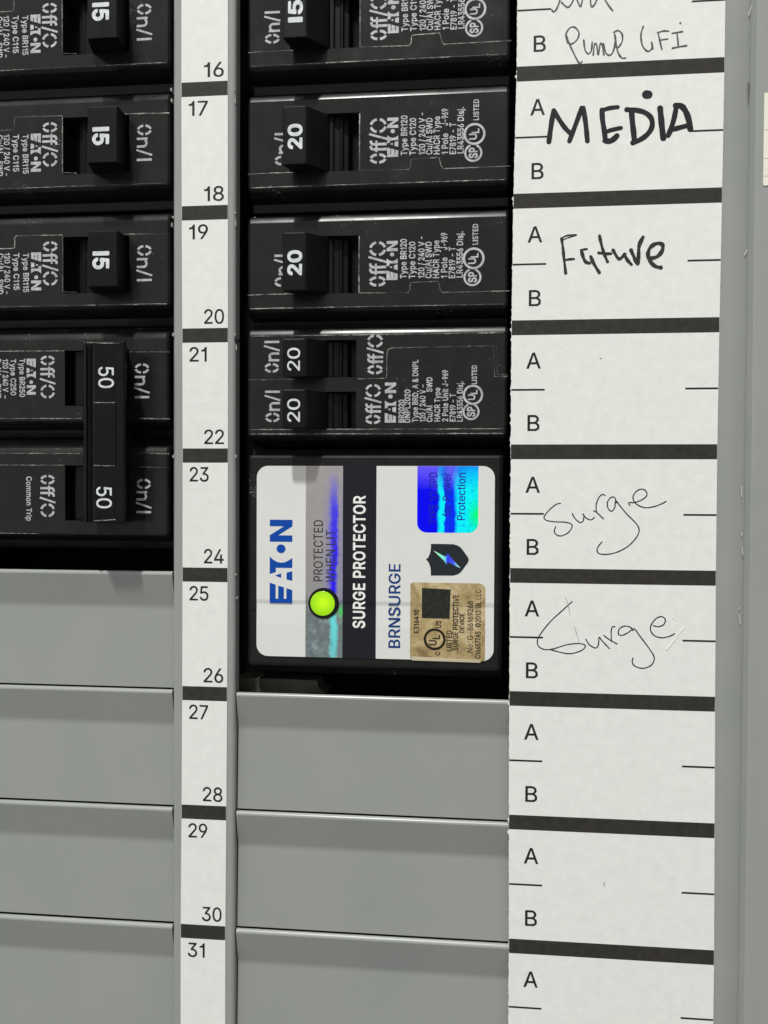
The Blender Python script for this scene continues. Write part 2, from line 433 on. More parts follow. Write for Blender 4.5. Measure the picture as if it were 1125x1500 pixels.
# ------------------------------------------------------------------ lettering
GLYPHS = {
 'R': {
  '0': '84|35,0 52,0 63,6 72,18 77,37 77,64 71,83 61,95 47,101 30,99 19,91 11,78 7,61 7,38 13,17 23,5;40,12 32,16 26,24 22,37 21,52 23,68 27,78 33,85 43,88 52,85 60,74 63,57 63,43 60,28 55,17 48,13',
  '1': '60|33,1 47,0 48,2 48,98 47,100 37,100 27,84 10,79 11,68 33,69',
  '2': '77|7,1 71,1 71,13 28,14 58,46 64,54 69,65 70,76 68,84 64,90 53,98 43,101 27,99 16,93 9,83 7,72 9,69 21,70 23,79 26,83 37,88 43,88 50,85 55,79 56,72 55,65 50,57 7,12',
  '3': '82|33,0 48,-1 59,2 70,11 75,20 76,34 71,45 61,54 46,59 72,89 72,99 71,100 12,99 13,87 52,86 29,59 29,49 30,48 48,46 58,40 62,31 58,19 51,14 39,12 27,17 21,28 7,27 9,16 14,9 22,3',
  '4': '87|53,1 67,1 68,20 81,21 81,33 68,34 67,63 54,63 53,62 52,34 24,34 61,97 60,100 47,99 7,32 7,21 9,20 52,20',
  '5': '79|31,0 50,0 61,6 70,19 73,37 67,52 55,63 40,66 24,62 27,86 67,87 67,100 14,99 9,49 21,47 32,52 44,52 53,47 58,38 58,32 56,22 50,16 44,13 37,12 29,15 24,19 20,27 7,27 8,18 13,10 21,3',
  '6': '77|32,0 46,-1 56,3 65,10 70,21 71,38 68,47 63,54 51,61 34,63 59,98 57,100 43,99 17,61 8,42 7,27 10,16 19,5;36,12 29,15 24,21 21,31 22,38 26,45 30,49 36,51 44,50 51,46 56,40 57,26 50,15 42,12',
  '7': '78|14,1 28,0 30,2 72,86 72,99 7,99 8,87 56,86',
  '8': '82|33,0 50,-1 61,3 72,13 76,24 76,31 72,41 66,49 60,52 68,60 71,66 72,77 71,83 66,91 60,96 47,101 35,101 24,97 15,89 11,77 12,64 23,52 14,46 9,38 7,32 7,21 10,14 17,6;38,12 31,14 25,18 22,25 23,35 26,39 33,44 40,45 50,44 56,40 60,36 62,29 61,23 53,15 46,12;41,58 29,63 26,68 25,74 30,85 43,88 50,87 54,83 58,77 58,72 57,67 52,61',
  '9': '77|20,1 35,1 60,36 69,54 72,70 69,82 60,94 50,100 36,101 25,98 14,90 8,80 7,61 13,49 18,43 27,39 45,38;36,50 29,52 25,56 22,62 21,71 23,78 29,85 36,88 43,88 49,86 54,81 57,75 57,66 56,59 50,52 42,49',
  'A': '93|3,1 19,1 29,27 66,27 76,1 91,1 55,100 39,99;33,40 47,83 61,41',
  'B': '89|12,1 62,1 73,7 80,14 82,24 81,38 75,47 66,52 72,56 77,63 79,71 78,80 74,88 65,96 51,100 12,99;27,14 27,44 53,44 61,41 66,35 68,26 66,20 62,16 50,14;27,57 27,86 49,86 56,85 61,82 64,75 64,70 59,61 49,57',
  'C': '99|44,0 60,-1 76,5 88,17 93,30 92,33 79,33 74,23 69,18 61,14 51,13 42,15 35,19 26,31 23,43 24,64 29,74 38,83 51,87 60,86 72,80 79,67 93,68 90,79 81,91 70,98 58,101 42,100 27,93 14,78 8,60 8,40 15,20 28,6',
  'D': '98|12,1 57,1 73,8 84,20 90,41 90,64 83,82 72,93 62,97 51,100 12,99;27,14 26,86 46,86 58,84 69,76 75,64 76,46 73,31 66,21 58,16 45,14',
  'E': '82|12,1 74,1 74,13 26,14 27,44 69,44 70,46 70,56 69,57 27,57 27,86 73,86 74,99 12,99',
  'F': '80|12,1 26,1 27,42 67,42 69,44 68,56 26,56 27,86 72,86 73,87 73,100 12,99',
  'G': '101|44,0 61,-1 75,4 87,16 94,32 93,51 56,51 54,50 55,38 79,38 77,28 71,19 57,13 45,14 35,19 27,29 23,41 23,59 29,74 38,83 51,87 60,86 72,79 79,67 93,68 90,79 80,91 69,98 57,101 38,99 24,91 14,78 8,60 8,40 15,20 29,5',
  'H': '100|12,1 26,1 27,44 75,44 75,1 90,1 89,100 75,99 75,58 27,58 26,99 12,99',
  'I': '37|10,1 28,1 27,100 10,99',
  'L': '77|12,1 70,0 72,2 71,13 26,14 26,98 25,100 12,99',
  'M': '122|12,1 25,0 26,2 26,75 56,0 68,1 96,74 97,1 111,0 111,100 91,99 62,21 31,99 12,100',
  'N': '102|12,1 26,1 26,77 73,2 76,0 91,1 90,100 78,100 76,98 77,23 28,99 12,99',
  'O': '104|44,0 65,0 80,8 91,22 96,40 96,65 90,80 77,94 58,101 42,100 27,93 14,78 8,60 8,40 15,20 28,6;47,13 36,18 28,27 23,41 23,54 26,69 32,79 43,86 53,87 67,83 76,74 82,59 82,45 79,31 71,19 60,14',
  'P': '87|12,1 26,1 27,36 49,36 60,37 71,43 77,51 81,65 80,77 75,87 66,96 52,100 12,99;27,49 27,86 52,86 61,82 64,77 66,68 64,59 60,53 50,49',
  'R': '87|12,1 26,1 27,38 47,38 68,1 84,1 64,40 76,50 80,59 81,68 80,79 77,86 65,96 53,100 12,99;27,51 27,86 53,86 63,80 66,67 64,59 60,55 49,51',
  'S': '87|34,-1 53,-1 67,4 76,13 80,23 80,36 70,48 59,54 33,62 25,69 25,75 28,81 33,85 41,88 57,85 62,81 66,73 79,73 77,83 72,91 65,97 53,101 36,101 27,98 15,88 11,79 11,65 19,54 31,48 57,40 62,36 66,31 66,24 62,19 57,15 47,12 37,13 29,16 24,22 22,28 8,28 9,20 14,11 22,4',
  'T': '87|37,1 51,0 52,2 52,86 82,87 82,100 6,99 7,87 37,86',
  'U': '101|42,-1 57,-1 69,2 81,10 88,21 90,31 89,100 75,99 75,33 73,25 66,17 52,12 38,16 28,26 26,36 26,99 25,100 12,99 13,24 17,15 24,7 33,2',
  'V': '93|39,1 56,1 91,100 76,99 48,17 19,99 3,99',
  'W': '133|30,1 45,0 47,2 67,76 87,1 103,0 130,99 116,99 95,21 75,99 59,100 38,21 18,99 4,100',
  'Y': '92|39,1 54,1 54,41 89,97 89,100 73,99 47,55 20,99 3,99 39,41',
  '/': '49|3,-14 15,-14 17,-13 47,99 46,104 36,104 34,103',
  '.': '38|16,0 23,0 29,6 29,13 23,19 16,19 10,13 10,6',
  '-': '88|22,37 66,36 67,48 24,49 22,48',
  ':': '38|16,0 23,0 29,6 29,13 23,19 16,19 10,13 10,6;16,53 23,52 29,58 29,65 23,71 16,71 10,65 10,58',
  '©': '123|53,-1 75,0 90,7 105,22 113,41 113,59 105,78 90,93 71,101 53,101 34,93 19,78 11,58 12,37 19,22 34,7;55,13 45,17 33,27 26,40 25,55 31,70 39,79 52,86 68,87 82,82 92,73 99,60 99,44 94,30 85,20 72,14;58,21 71,21 79,25 87,34 89,42 88,45 77,45 72,37 64,34 55,36 49,41 47,46 47,55 51,61 57,65 63,66 70,64 78,55 91,56 89,64 82,73 74,77 65,79 54,78 44,73 38,66 34,56 34,44 38,34 47,25',
  'f': '50|16,1 29,1 30,62 45,63 46,64 46,74 30,75 30,85 34,90 46,90 49,101 48,102 36,104 24,101 19,96 16,90 15,76 1,74 2,63 15,62',
  'o': '81|33,-1 48,-1 60,4 69,13 75,28 75,45 72,57 63,69 49,75 35,76 25,72 14,63 8,50 7,31 10,19 21,5;37,12 28,17 24,24 21,35 22,45 25,54 30,60 37,63 45,63 52,60 57,54 61,42 61,32 58,23 54,16 44,12',
  'r': '51|10,1 24,1 25,52 32,60 49,63 48,76 34,75 25,68 23,75 10,74',
  'w': '110|26,1 41,1 56,54 70,2 72,0 84,0 106,74 94,75 92,74 77,21 63,75 50,75 48,74 33,22 19,74 5,75',
  'e': '79|34,-1 47,-1 56,1 65,7 72,17 72,20 60,23 51,13 38,12 28,16 23,25 22,33 73,33 73,49 68,62 58,72 48,75 34,76 22,71 12,60 7,45 7,28 12,15 21,5;22,45 23,51 27,57 33,62 40,63 48,62 53,59 59,46 58,45',
  'c': '77|33,-1 46,-1 57,2 65,8 72,20 71,22 59,25 53,16 48,13 40,11 30,15 24,24 21,35 22,45 25,55 32,61 40,63 48,62 54,58 59,50 71,54 70,60 64,67 49,75 35,76 25,72 14,63 8,50 7,31 10,19 21,5',
  't': '45|26,0 39,0 43,2 41,12 30,13 28,15 27,20 27,62 41,63 41,74 27,75 26,92 14,93 12,76 2,75 2,63 12,62 13,12 19,4',
  'i': '33|10,1 23,0 24,2 23,75 10,74;13,86 20,85 27,91 26,98 20,102 14,102 9,97 9,90',
  'n': '80|10,1 24,1 25,51 30,59 41,63 51,60 56,52 57,1 71,1 71,54 67,65 60,72 53,75 41,76 32,73 25,66 23,75 11,75',
 },
 'B': {
  '0': '82|36,-1 52,0 64,7 74,20 78,38 78,62 72,83 62,96 54,99 45,101 31,99 18,90 11,77 7,58 8,34 12,19 23,5;40,17 33,21 28,30 25,56 27,68 32,78 37,82 44,83 50,81 56,73 60,58 60,45 58,32 55,23 48,18',
  '1': '60|33,1 48,0 50,3 50,97 48,100 37,100 27,86 12,80 9,77 10,67 12,65 32,65 32,3',
  '2': '77|9,1 70,0 73,2 73,15 71,18 35,18 64,50 71,65 71,78 68,86 61,94 53,99 36,101 26,99 16,93 9,83 7,69 10,66 24,66 28,79 37,83 43,83 49,80 52,75 53,70 50,62 45,55 7,14 7,3',
  '3': '81|35,-1 48,-1 59,2 69,9 75,19 78,32 73,46 64,55 51,60 74,86 74,97 72,99 14,100 11,97 11,85 14,82 46,82 27,59 27,48 30,45 43,45 51,42 55,39 58,33 58,27 55,22 44,17 31,19 24,31 10,31 7,30 8,20 14,10 23,3',
  '4': '85|52,1 67,1 69,3 69,19 80,20 82,23 81,36 69,38 69,62 66,65 53,65 51,63 50,38 29,38 63,94 63,98 61,100 47,100 44,98 7,34 7,22 9,20 50,19 50,3',
  '5': '78|33,-1 46,-1 58,4 68,12 73,22 74,40 66,57 59,63 50,67 39,68 29,67 31,82 68,83 70,85 70,96 67,100 16,100 13,97 9,47 24,45 33,49 41,50 50,47 55,38 55,31 52,23 49,19 41,17 34,18 29,20 23,31 10,31 7,29 8,20 13,11 21,4',
  '6': '77|33,-1 46,-1 57,3 66,11 72,22 73,38 67,52 56,62 40,65 61,94 59,99 44,100 41,98 15,59 8,43 7,27 12,14 22,4;37,17 28,22 25,34 30,45 40,48 47,47 51,42 54,31 53,24 49,19 43,17',
  '7': '77|15,1 30,0 33,3 73,83 74,97 72,99 10,100 7,98 7,85 9,82 52,82 13,5',
  '8': '81|34,-1 49,-1 62,4 73,13 77,25 76,39 65,53 73,65 74,76 72,83 62,96 54,99 45,101 32,100 21,95 13,86 10,77 12,63 19,53 11,45 8,37 8,20 17,6;38,17 32,19 27,23 26,29 27,35 37,42 43,43 51,40 56,36 58,31 56,22 50,18;40,60 32,64 29,73 33,81 42,84 51,80 55,71 50,63',
  '9': '77|21,1 36,0 38,2 63,38 71,54 73,70 70,82 61,94 50,100 36,101 25,98 14,90 8,78 7,62 12,48 24,38 39,35 19,5;37,52 31,55 27,60 25,66 26,74 33,82 44,83 52,76 54,64 52,58 48,54',
  'A': '92|5,1 22,1 32,26 64,26 73,1 88,0 91,2 64,81 55,100 40,100 37,98 4,6;38,44 47,72 57,44',
  'B': '87|13,1 61,1 73,7 80,14 83,23 83,36 78,46 71,52 79,64 79,79 76,87 66,96 51,100 14,100 11,98 11,3;31,18 31,42 53,42 60,39 63,34 64,26 59,20 50,18;31,59 31,82 54,81 60,76 61,68 55,61 48,59',
  'C': '97|45,-1 63,0 76,6 88,17 93,31 93,34 91,37 76,36 67,22 61,19 51,17 37,22 30,33 26,47 28,62 32,71 40,80 49,83 60,82 70,75 76,64 90,63 93,66 91,76 85,87 74,96 62,100 42,100 27,94 15,81 9,64 8,42 13,22 20,13 28,6',
  'D': '96|13,1 57,1 71,7 83,18 90,37 91,57 86,77 80,86 72,92 61,98 52,100 14,100 11,98 11,3;31,18 31,82 46,82 58,79 66,73 71,63 72,47 69,32 64,25 58,21 45,18',
  'E': '81|13,1 72,0 76,2 76,15 73,18 31,18 30,19 31,42 69,42 72,45 72,57 70,59 31,60 31,82 73,82 75,86 75,97 73,99 14,100 11,98 11,3',
  'F': '79|13,1 27,0 30,2 31,40 67,40 70,42 70,55 68,58 31,58 30,81 31,82 72,82 75,86 75,97 72,100 14,100 11,98 11,3',
  'G': '99|45,-1 64,0 78,6 89,18 94,34 94,51 93,53 55,54 52,51 53,37 75,35 69,23 61,18 48,18 37,22 31,30 27,43 27,58 32,71 39,79 49,83 60,82 69,76 76,64 91,63 93,66 90,80 80,91 71,97 58,101 38,99 25,92 13,76 8,58 9,35 16,18 28,6',
  'H': '98|13,1 27,0 30,2 31,42 71,42 72,2 74,0 90,2 90,97 89,99 74,100 72,98 71,60 31,60 30,98 27,100 12,98 11,3',
  'I': '38|11,1 28,0 31,2 32,97 29,100 13,100 10,98 9,3',
  'J': '77|31,-1 44,-1 55,3 62,10 67,18 68,26 68,96 67,99 53,100 50,97 50,31 46,20 38,17 29,20 26,25 25,36 23,39 9,39 6,36 7,21 11,11 20,3',
  'L': '76|13,1 70,0 73,3 73,15 71,18 31,18 30,97 27,100 13,100 11,97 11,3',
  'N': '100|13,1 27,0 30,3 30,65 71,2 88,0 91,2 91,97 90,99 75,100 72,97 72,36 31,98 29,100 12,98 11,3',
  'O': '101|45,-1 63,0 80,8 91,22 96,37 96,64 89,81 77,94 61,100 42,100 27,94 15,81 9,64 8,42 11,29 15,20 28,6;48,18 37,22 31,30 27,43 27,58 30,68 36,76 45,82 55,83 67,78 74,70 78,54 77,41 74,30 67,22 57,18',
  'P': '85|13,1 27,0 30,2 31,34 60,36 72,42 78,50 82,63 81,75 76,87 66,96 50,100 14,100 11,98 11,3;31,52 31,82 48,82 59,78 63,69 62,61 59,56 51,52',
  'R': '86|13,1 27,0 30,2 31,36 47,35 66,1 83,0 85,2 85,6 66,39 78,51 82,66 79,82 75,89 68,95 50,100 14,100 11,98 11,3;31,54 31,82 48,82 56,80 60,77 63,65 58,56 48,54',
  'S': '86|36,-1 52,-1 68,4 77,13 82,26 80,40 71,50 61,56 36,63 29,68 28,73 31,78 43,83 51,82 57,79 64,69 78,69 80,70 79,80 73,90 66,96 52,101 38,101 24,96 14,87 10,77 11,62 19,52 30,46 56,37 62,32 62,26 59,21 46,17 32,20 24,32 10,32 8,30 8,20 13,11 24,3',
  'T': '86|37,1 52,0 54,2 54,82 81,82 83,86 83,97 81,100 9,100 6,98 6,85 8,82 35,81 35,3',
  'U': '98|43,-1 58,-1 69,2 80,9 88,20 90,31 90,97 88,99 74,100 71,97 71,31 64,21 51,17 37,21 31,31 30,98 27,100 14,100 11,97 12,25 17,15 24,7 34,2',
  'V': '92|39,1 55,0 58,3 92,95 89,100 75,100 72,98 48,28 22,98 6,100 3,98',
  'W': '129|30,1 46,0 49,2 66,63 83,2 86,0 102,1 129,93 128,98 112,100 110,98 93,34 77,97 75,99 59,100 56,98 39,35 22,98 19,100 5,99 3,94 27,6',
  '.': '39|17,0 27,1 33,8 31,18 24,23 14,21 9,15 11,5',
  '-': '87|23,35 67,35 69,37 69,49 66,52 23,52 21,49 21,37',
  ',': '39|9,-21 20,-21 23,-19 32,16 31,20 16,20 13,19 7,-16',
  '/': '50|5,-13 18,-14 20,-11 50,97 50,102 48,104 36,104 32,101 3,-8',
  '~': '87|53,25 66,26 74,31 80,42 80,50 77,53 65,53 63,51 61,44 58,42 40,54 29,56 17,51 12,44 10,31 12,28 26,28 28,36 32,38',
  '&': '86|32,-1 50,0 63,6 70,0 84,0 87,3 86,6 75,20 81,34 81,46 78,48 65,48 62,36 49,51 62,64 65,70 66,79 65,85 61,93 55,97 47,100 30,99 23,95 17,89 14,81 14,72 18,62 23,55 10,42 7,33 8,19 12,10 22,3;38,16 29,19 25,26 28,34 35,40 51,21 47,18;37,66 33,72 33,80 39,84 45,83 48,78 47,74',
  'a': '75|26,-1 38,-1 50,3 53,0 65,0 68,3 67,60 61,70 50,76 36,77 25,75 15,69 8,58 10,53 21,50 24,51 31,58 39,60 47,58 50,54 50,49 19,44 13,40 7,32 6,20 9,11 15,4;30,16 25,21 27,28 50,32 49,24 44,18 38,16',
  'b': '82|39,-1 51,-1 57,1 63,3 71,12 78,29 77,52 69,67 58,75 41,77 29,72 28,98 25,100 13,100 10,96 10,3 13,0 25,0 29,4;41,16 35,19 31,24 28,33 28,43 30,51 34,57 40,59 47,60 52,57 57,52 59,43 59,33 57,24 53,19 47,16',
  'c': '76|35,-1 47,-1 58,3 69,12 73,21 70,26 58,29 51,19 41,16 34,18 28,25 25,36 26,45 29,53 35,58 42,60 48,59 58,48 70,50 73,53 72,59 65,69 57,74 48,77 35,77 22,71 13,63 7,50 7,31 11,17 22,4',
  'd': '82|33,-1 45,-1 57,4 60,0 72,0 75,2 75,96 73,99 59,100 57,98 56,72 46,77 29,76 18,69 9,56 7,45 6,34 9,19 20,5;37,17 32,19 28,25 25,40 30,55 35,59 41,60 47,59 52,55 56,46 57,36 55,27 51,20 45,17',
  'e': '78|35,-1 48,-1 59,2 68,9 74,19 73,22 70,24 58,27 49,17 38,16 31,20 27,26 26,31 71,31 75,33 74,48 69,63 59,72 47,77 35,77 23,72 12,61 7,44 7,26 12,15 22,4;26,48 31,56 41,60 51,56 55,48',
  'f': '51|17,1 30,0 33,3 33,59 46,59 49,62 48,74 46,76 34,76 34,83 37,86 46,85 48,86 52,98 48,102 33,103 25,101 16,91 15,77 5,76 1,74 2,61 15,59 15,3',
  'h': '79|12,1 25,0 28,2 28,48 32,56 42,60 49,58 53,52 54,2 56,0 69,0 72,3 72,52 70,62 64,71 53,77 38,77 29,72 28,97 25,100 12,100 10,97 10,3',
  'i': '35|12,1 26,0 28,2 28,73 25,76 13,76 10,74 10,3;15,81 22,81 26,82 30,89 29,98 22,102 14,102 8,95 9,86',
  'j': '35|0,-25 10,-26 18,-22 25,-16 28,-9 28,73 26,76 13,76 10,73 10,-2 8,-7 1,-8 -1,-10 -2,-22;15,81 24,81 30,87 30,96 23,102 14,101 8,95 9,86',
  'l': '39|23,0 38,1 40,6 38,15 36,17 30,17 28,20 28,97 25,100 13,100 10,97 10,14 14,6',
  'm': '115|12,1 25,0 28,2 28,50 32,57 40,60 47,58 50,51 51,1 65,0 68,2 69,52 73,58 79,60 88,57 90,52 90,2 93,0 107,1 109,3 108,55 104,68 96,75 88,77 74,76 62,69 55,75 48,77 36,77 29,73 25,76 11,76 10,73 10,3',
  'n': '79|12,1 25,0 28,2 28,48 32,56 42,60 49,58 53,52 54,2 57,0 71,2 72,52 69,64 61,73 49,77 38,77 29,72 25,76 13,76 10,74 10,3',
  'o': '80|35,-1 47,-1 61,4 72,16 76,30 76,46 72,60 60,72 48,77 35,77 22,71 13,63 7,50 7,31 11,17 22,4;37,17 31,20 27,27 25,36 26,45 32,57 37,59 46,59 51,57 55,52 58,42 58,34 55,24 51,19 46,17',
  'p': '82|12,-25 25,-26 28,-23 29,4 35,0 42,-1 56,0 66,7 75,19 78,33 77,52 70,65 59,75 50,77 42,77 29,72 25,76 13,76 10,74 10,-22;42,16 35,19 31,24 28,33 28,42 34,56 38,59 45,60 53,57 57,52 59,43 60,35 58,26 54,20 49,17',
  'r': '52|12,1 25,0 28,2 29,50 34,57 49,59 51,61 52,74 50,77 39,77 29,73 24,76 13,76 10,74 10,3',
  's': '71|29,-1 43,-1 53,2 64,10 67,19 66,31 60,40 28,52 29,57 38,61 45,59 51,51 66,55 66,60 61,68 53,74 45,77 31,77 20,73 11,65 9,56 10,46 17,37 26,32 43,28 48,25 49,22 46,19 37,16 28,18 22,27 12,25 7,23 8,16 12,8 19,3',
  't': '46|28,0 41,0 46,4 44,16 41,17 32,17 30,21 30,59 44,61 44,74 41,76 31,76 30,90 29,93 15,93 12,90 12,76 4,76 1,74 1,63 4,60 12,59 12,17 14,11 20,4',
  'u': '79|30,0 42,0 54,5 57,0 69,0 72,2 72,73 70,76 57,76 54,74 54,28 50,20 42,17 33,19 28,27 28,74 25,76 13,76 10,74 11,18 18,6',
  'w': '107|27,1 41,0 43,2 55,43 67,2 70,0 84,1 106,69 105,75 91,76 88,74 76,34 65,74 63,76 49,76 46,74 34,35 23,74 20,76 6,76 4,71',
  'y': '75|14,-26 29,-25 36,-21 42,-14 74,69 75,73 73,76 58,76 56,75 39,29 22,75 20,76 7,76 3,74 29,4 24,-8 14,-8 12,-10 9,-22',
 },
 'X': {
  '0': '82|36,-1 53,0 66,7 75,21 79,39 79,62 73,83 68,90 60,97 45,101 32,99 18,90 10,76 7,59 7,34 12,19 23,5;41,20 35,23 31,31 28,55 30,66 33,75 39,80 44,80 50,77 55,70 58,57 58,42 55,30 51,23 47,20',
  '2': '76|10,1 69,0 74,3 74,17 71,20 40,21 64,48 72,65 72,77 69,86 61,94 54,98 44,101 26,99 16,92 9,82 7,68 10,64 26,64 28,66 30,75 36,80 46,79 51,72 51,66 47,60 7,16 6,4',
  '5': '77|33,-1 46,-1 58,4 66,10 73,21 75,28 75,40 72,49 67,58 60,64 51,68 31,69 33,79 69,80 71,84 71,96 67,99 18,100 13,96 8,51 9,47 12,44 25,43 34,48 42,48 48,46 53,39 53,32 51,25 47,21 42,20 32,22 25,33 10,34 7,31 7,21 13,11 23,3',
  'I': '39|12,1 30,0 34,4 34,95 30,100 13,100 9,96 9,5',
  'S': '85|37,-1 52,-1 68,4 79,15 82,27 81,40 72,51 59,58 37,65 32,68 31,72 33,76 43,80 55,77 62,67 77,66 81,69 80,80 73,91 62,98 53,101 38,101 25,96 14,87 10,77 11,61 18,51 28,45 54,37 60,32 60,27 55,22 43,20 32,23 26,34 12,35 8,33 7,30 8,21 14,11 23,3',
  'P': '84|14,1 28,0 32,2 33,33 60,34 72,41 78,49 82,58 82,75 76,87 65,96 50,100 15,100 11,97 11,5;33,53 33,79 48,79 57,75 60,65 57,56 50,54',
 },
}
SPACE = 0.37
_cache = {}
def glyph(font, c):
    k = (font, c)
    if k not in _cache:
        adv, s = GLYPHS[font][c].split('|')
        loops = [[(int(q.split(',')[0]) / 100, int(q.split(',')[1]) / 100) for q in l.split()] for l in s.split(';')]
        _cache[k] = (int(adv) / 100, loops)
    return _cache[k]

def lay(font, text, track=0.0):
    """List of (loops, pen position) and the inked extent, in cap heights."""
    pen, out, lo, hi = 0.0, [], None, 0.0
    for c in text:
        if c == ' ':
            pen += SPACE + track; continue
        adv, loops = glyph(font, c)
        out.append((loops, pen))
        xs = [x for l in loops for x, _ in l]
        lo = pen + min(xs) if lo is None else lo
        hi = pen + max(xs)
        pen += adv + track
    return out, lo, hi

def text(mb, font, s, o, read, up, cap, length, h, track=0.0):
    """Write s from point o; read and up are unit vectors of the reading and the up direction."""
    gl, lo, hi = lay(font, s, track)
    sx = length / (hi - lo) if length else cap
    for i, (loops, pen) in enumerate(gl):
        pl = [[(o[0] + read[0] * (x + pen - lo) * sx + up[0] * y * cap,
                o[1] + read[1] * (x + pen - lo) * sx + up[1] * y * cap) for x, y in l] for l in loops]
        mb.polyfan(pl, h)

UPW, LFT = (0, 1), (-1, 0)       # texts on the breakers read upwards, their tops point left

LOGO = None
def logo(mb, o, read, up, cap, length, h, solid=False):
    """The five-letter maker's mark: solid slabs, with a dot for the fourth letter."""
    sx = length / 125.0; sy = cap / 33.0
    def T(pl):
        return [(o[0] + read[0] * x * sx + up[0] * y * sy, o[1] + read[1] * x * sx + up[1] * y * sy) for x, y in pl]
    # units: x along the word 0..125, y up 0..33
    P = [[(0, 0), (19.5, 0), (22.3, 8.5), (6.5, 8.5), (6.5, 12.2), (23.4, 12.2), (26.2, 20.5), (6.5, 20.5), (6.5, 24.3),
          (27.4, 24.3), (30.2, 33), (0, 33)],
         [(33.5, 0), (47.6, 0), (45.5, 8.3), (35.4, 8.3)],
         [(37.6, 16.3), (44.4, 16.3), (41, 25)],
         [(52.6, 0), (67.5, 0), (64.2, 4.5), (61.2, 10), (60.2, 16), (61.2, 22), (64.6, 28), (69, 33), (43.2, 33), (46.2, 24.2), (52.6, 24.2)],
         [(91.5, 0), (101, 0), (101, 20.8), (114.6, 0), (124.2, 0), (124.2, 33), (114.6, 33), (114.6, 12.2), (101, 33), (91.5, 33)]]
    if solid:                    # small moulded version: the arms nearly close up
        P[0] = [(0, 0), (19.5, 0), (22.6, 9.4), (8, 9.4), (8, 11.4), (23.2, 11.4), (26.6, 21.4), (8, 21.4), (8, 23.4), (27.2, 23.4), (30.4, 33), (0, 33)]
        P[1] = [(31.5, 0), (49.5, 0), (46.6, 11), (34.4, 11)]
    for pl in P:
        mb.polyfan([T(pl)], h)
    mb.polyfan([T(arc_pts(81, 16.5, 6.6, 0, 2 * math.pi * 15 / 16, 15))], h)

def stencil_o(mb, T, cx, rx, w, h, gap):
    """Stencilled O: four arcs with breaks between them."""
    for k in range(4):
        a0, a1 = math.pi / 2 * k + gap, math.pi / 2 * (k + 1) - gap
        pts = [T(cx + (rx - w / 2) * math.cos(a0 + (a1 - a0) * i / 7), 0.5 + (0.5 - w / 2) * math.sin(a0 + (a1 - a0) * i / 7)) for i in range(8)]
        yield pts

def stencil(mb, word, o, read, up, cap, length, h):
    w = 0.15
    total = 2.10 if word == 'on' else 2.80
    sx = length / total
    def T(x, y):
        return (o[0] + read[0] * x * sx + up[0] * y * cap, o[1] + read[1] * x * sx + up[1] * y * cap)
    W = w * cap
    n = [0]
    def put(pts, ww=W):
        mb.ribbon(pts, ww, h + 0.002 * n[0], False, 0.0); n[0] += 1
    for pts in stencil_o(mb, T, 0.32, 0.32, w, h, 0.17):
        put(pts)
    if word == 'on':
        put([T(0.82, 0), T(0.82, 0.72)])
        put([T(0.90, 0.55)] + [T(1.07 + 0.19 * math.cos(a), 0.45 + 0.20 * math.sin(a)) for a in [math.pi * (0.78 - 0.13 * i) for i in range(7)]] + [T(1.26, 0)])
        put([T(1.45, -0.03), T(1.77, 1.03)], W * 0.82)
        put([T(2.02, 0), T(2.02, 1.0)])
    else:
        for x in (0.88, 1.20):
            put([T(x, 0), T(x, 0.70)] + [T(x + 0.16 - 0.16 * math.cos(a), 0.74 + 0.18 * math.sin(a)) for a in [math.pi / 2 * i / 5 for i in range(6)]] + [T(x + 0.24, 0.92)])
        put([T(0.72, 0.60), T(0.80, 0.60)], W * 0.8)
        put([T(0.96, 0.60), T(1.12, 0.60)], W * 0.8)
        put([T(1.28, 0.60), T(1.42, 0.60)], W * 0.8)
        put([T(1.50, -0.03), T(1.84, 1.03)], W * 0.82)
        for pts in stencil_o(mb, T, 2.34, 0.46, w, h, 0.20):
            put(pts)

def ring(mb, c, ro, ri, h, a0=0.0, a1=2 * math.pi, n=28):
    pts = arc_pts(c[0], c[1], (ro + ri) / 2, a0, a1, n)
    mb.ribbon(pts, ro - ri, h, False, 0.0)

def cert_marks(mb, csa, ul, r1, r2, listed, h):
    """Two round approval marks side by side with the word LISTED."""
    ring(mb, csa, r1, r1 * 0.78, h, math.radians(112), math.radians(428))
    text(mb, 'X', 'S', (csa[0] + r1 * 0.50, csa[1] - r1 * 0.60), UPW, LFT, r1, r1 * 0.58, h)
    text(mb, 'X', 'P', (csa[0] + r1 * 0.50, csa[1] + r1 * 0.06), UPW, LFT, r1, r1 * 0.52, h)
    ring(mb, ul, r2, r2 * 0.79, h)
    c = r2 * 0.72
    text(mb, 'B', 'U', (ul[0] + r2 * 0.22, ul[1] - r2 * 0.52), UPW, LFT, c, r2 * 0.55, h)
    text(mb, 'B', 'L', (ul[0] + r2 * 0.44, ul[1] + r2 * 0.06), UPW, LFT, c, r2 * 0.42, h)
    (lx, l0, l1, lc) = listed
    text(mb, 'B', 'LISTED', (lx + lc / 2, l0), UPW, LFT, lc, l1 - l0, h)

# ================================================================== the panel: cover, frame, cavity
HF = -1.5                        # height of the breaker faces, a little below the cover
BAR_V = [88.95, 63.42, 37.84, 12.64, -12.60, -37.86, -63.38, -89.1]        # bars of the handwritten label
STRIP_V = [88.66, 62.87, 37.18, 11.88, -13.35, -38.64, -64.05, -89.78]     # bars of the number strip
BAR_V = [BAR_V[0] + 25.4] + BAR_V + [BAR_V[-1] - 25.4]
STRIP_V = [STRIP_V[0] + 25.5] + STRIP_V + [STRIP_V[-1] - 25.5]
VTOP, VBOT = 122.0, -122.0

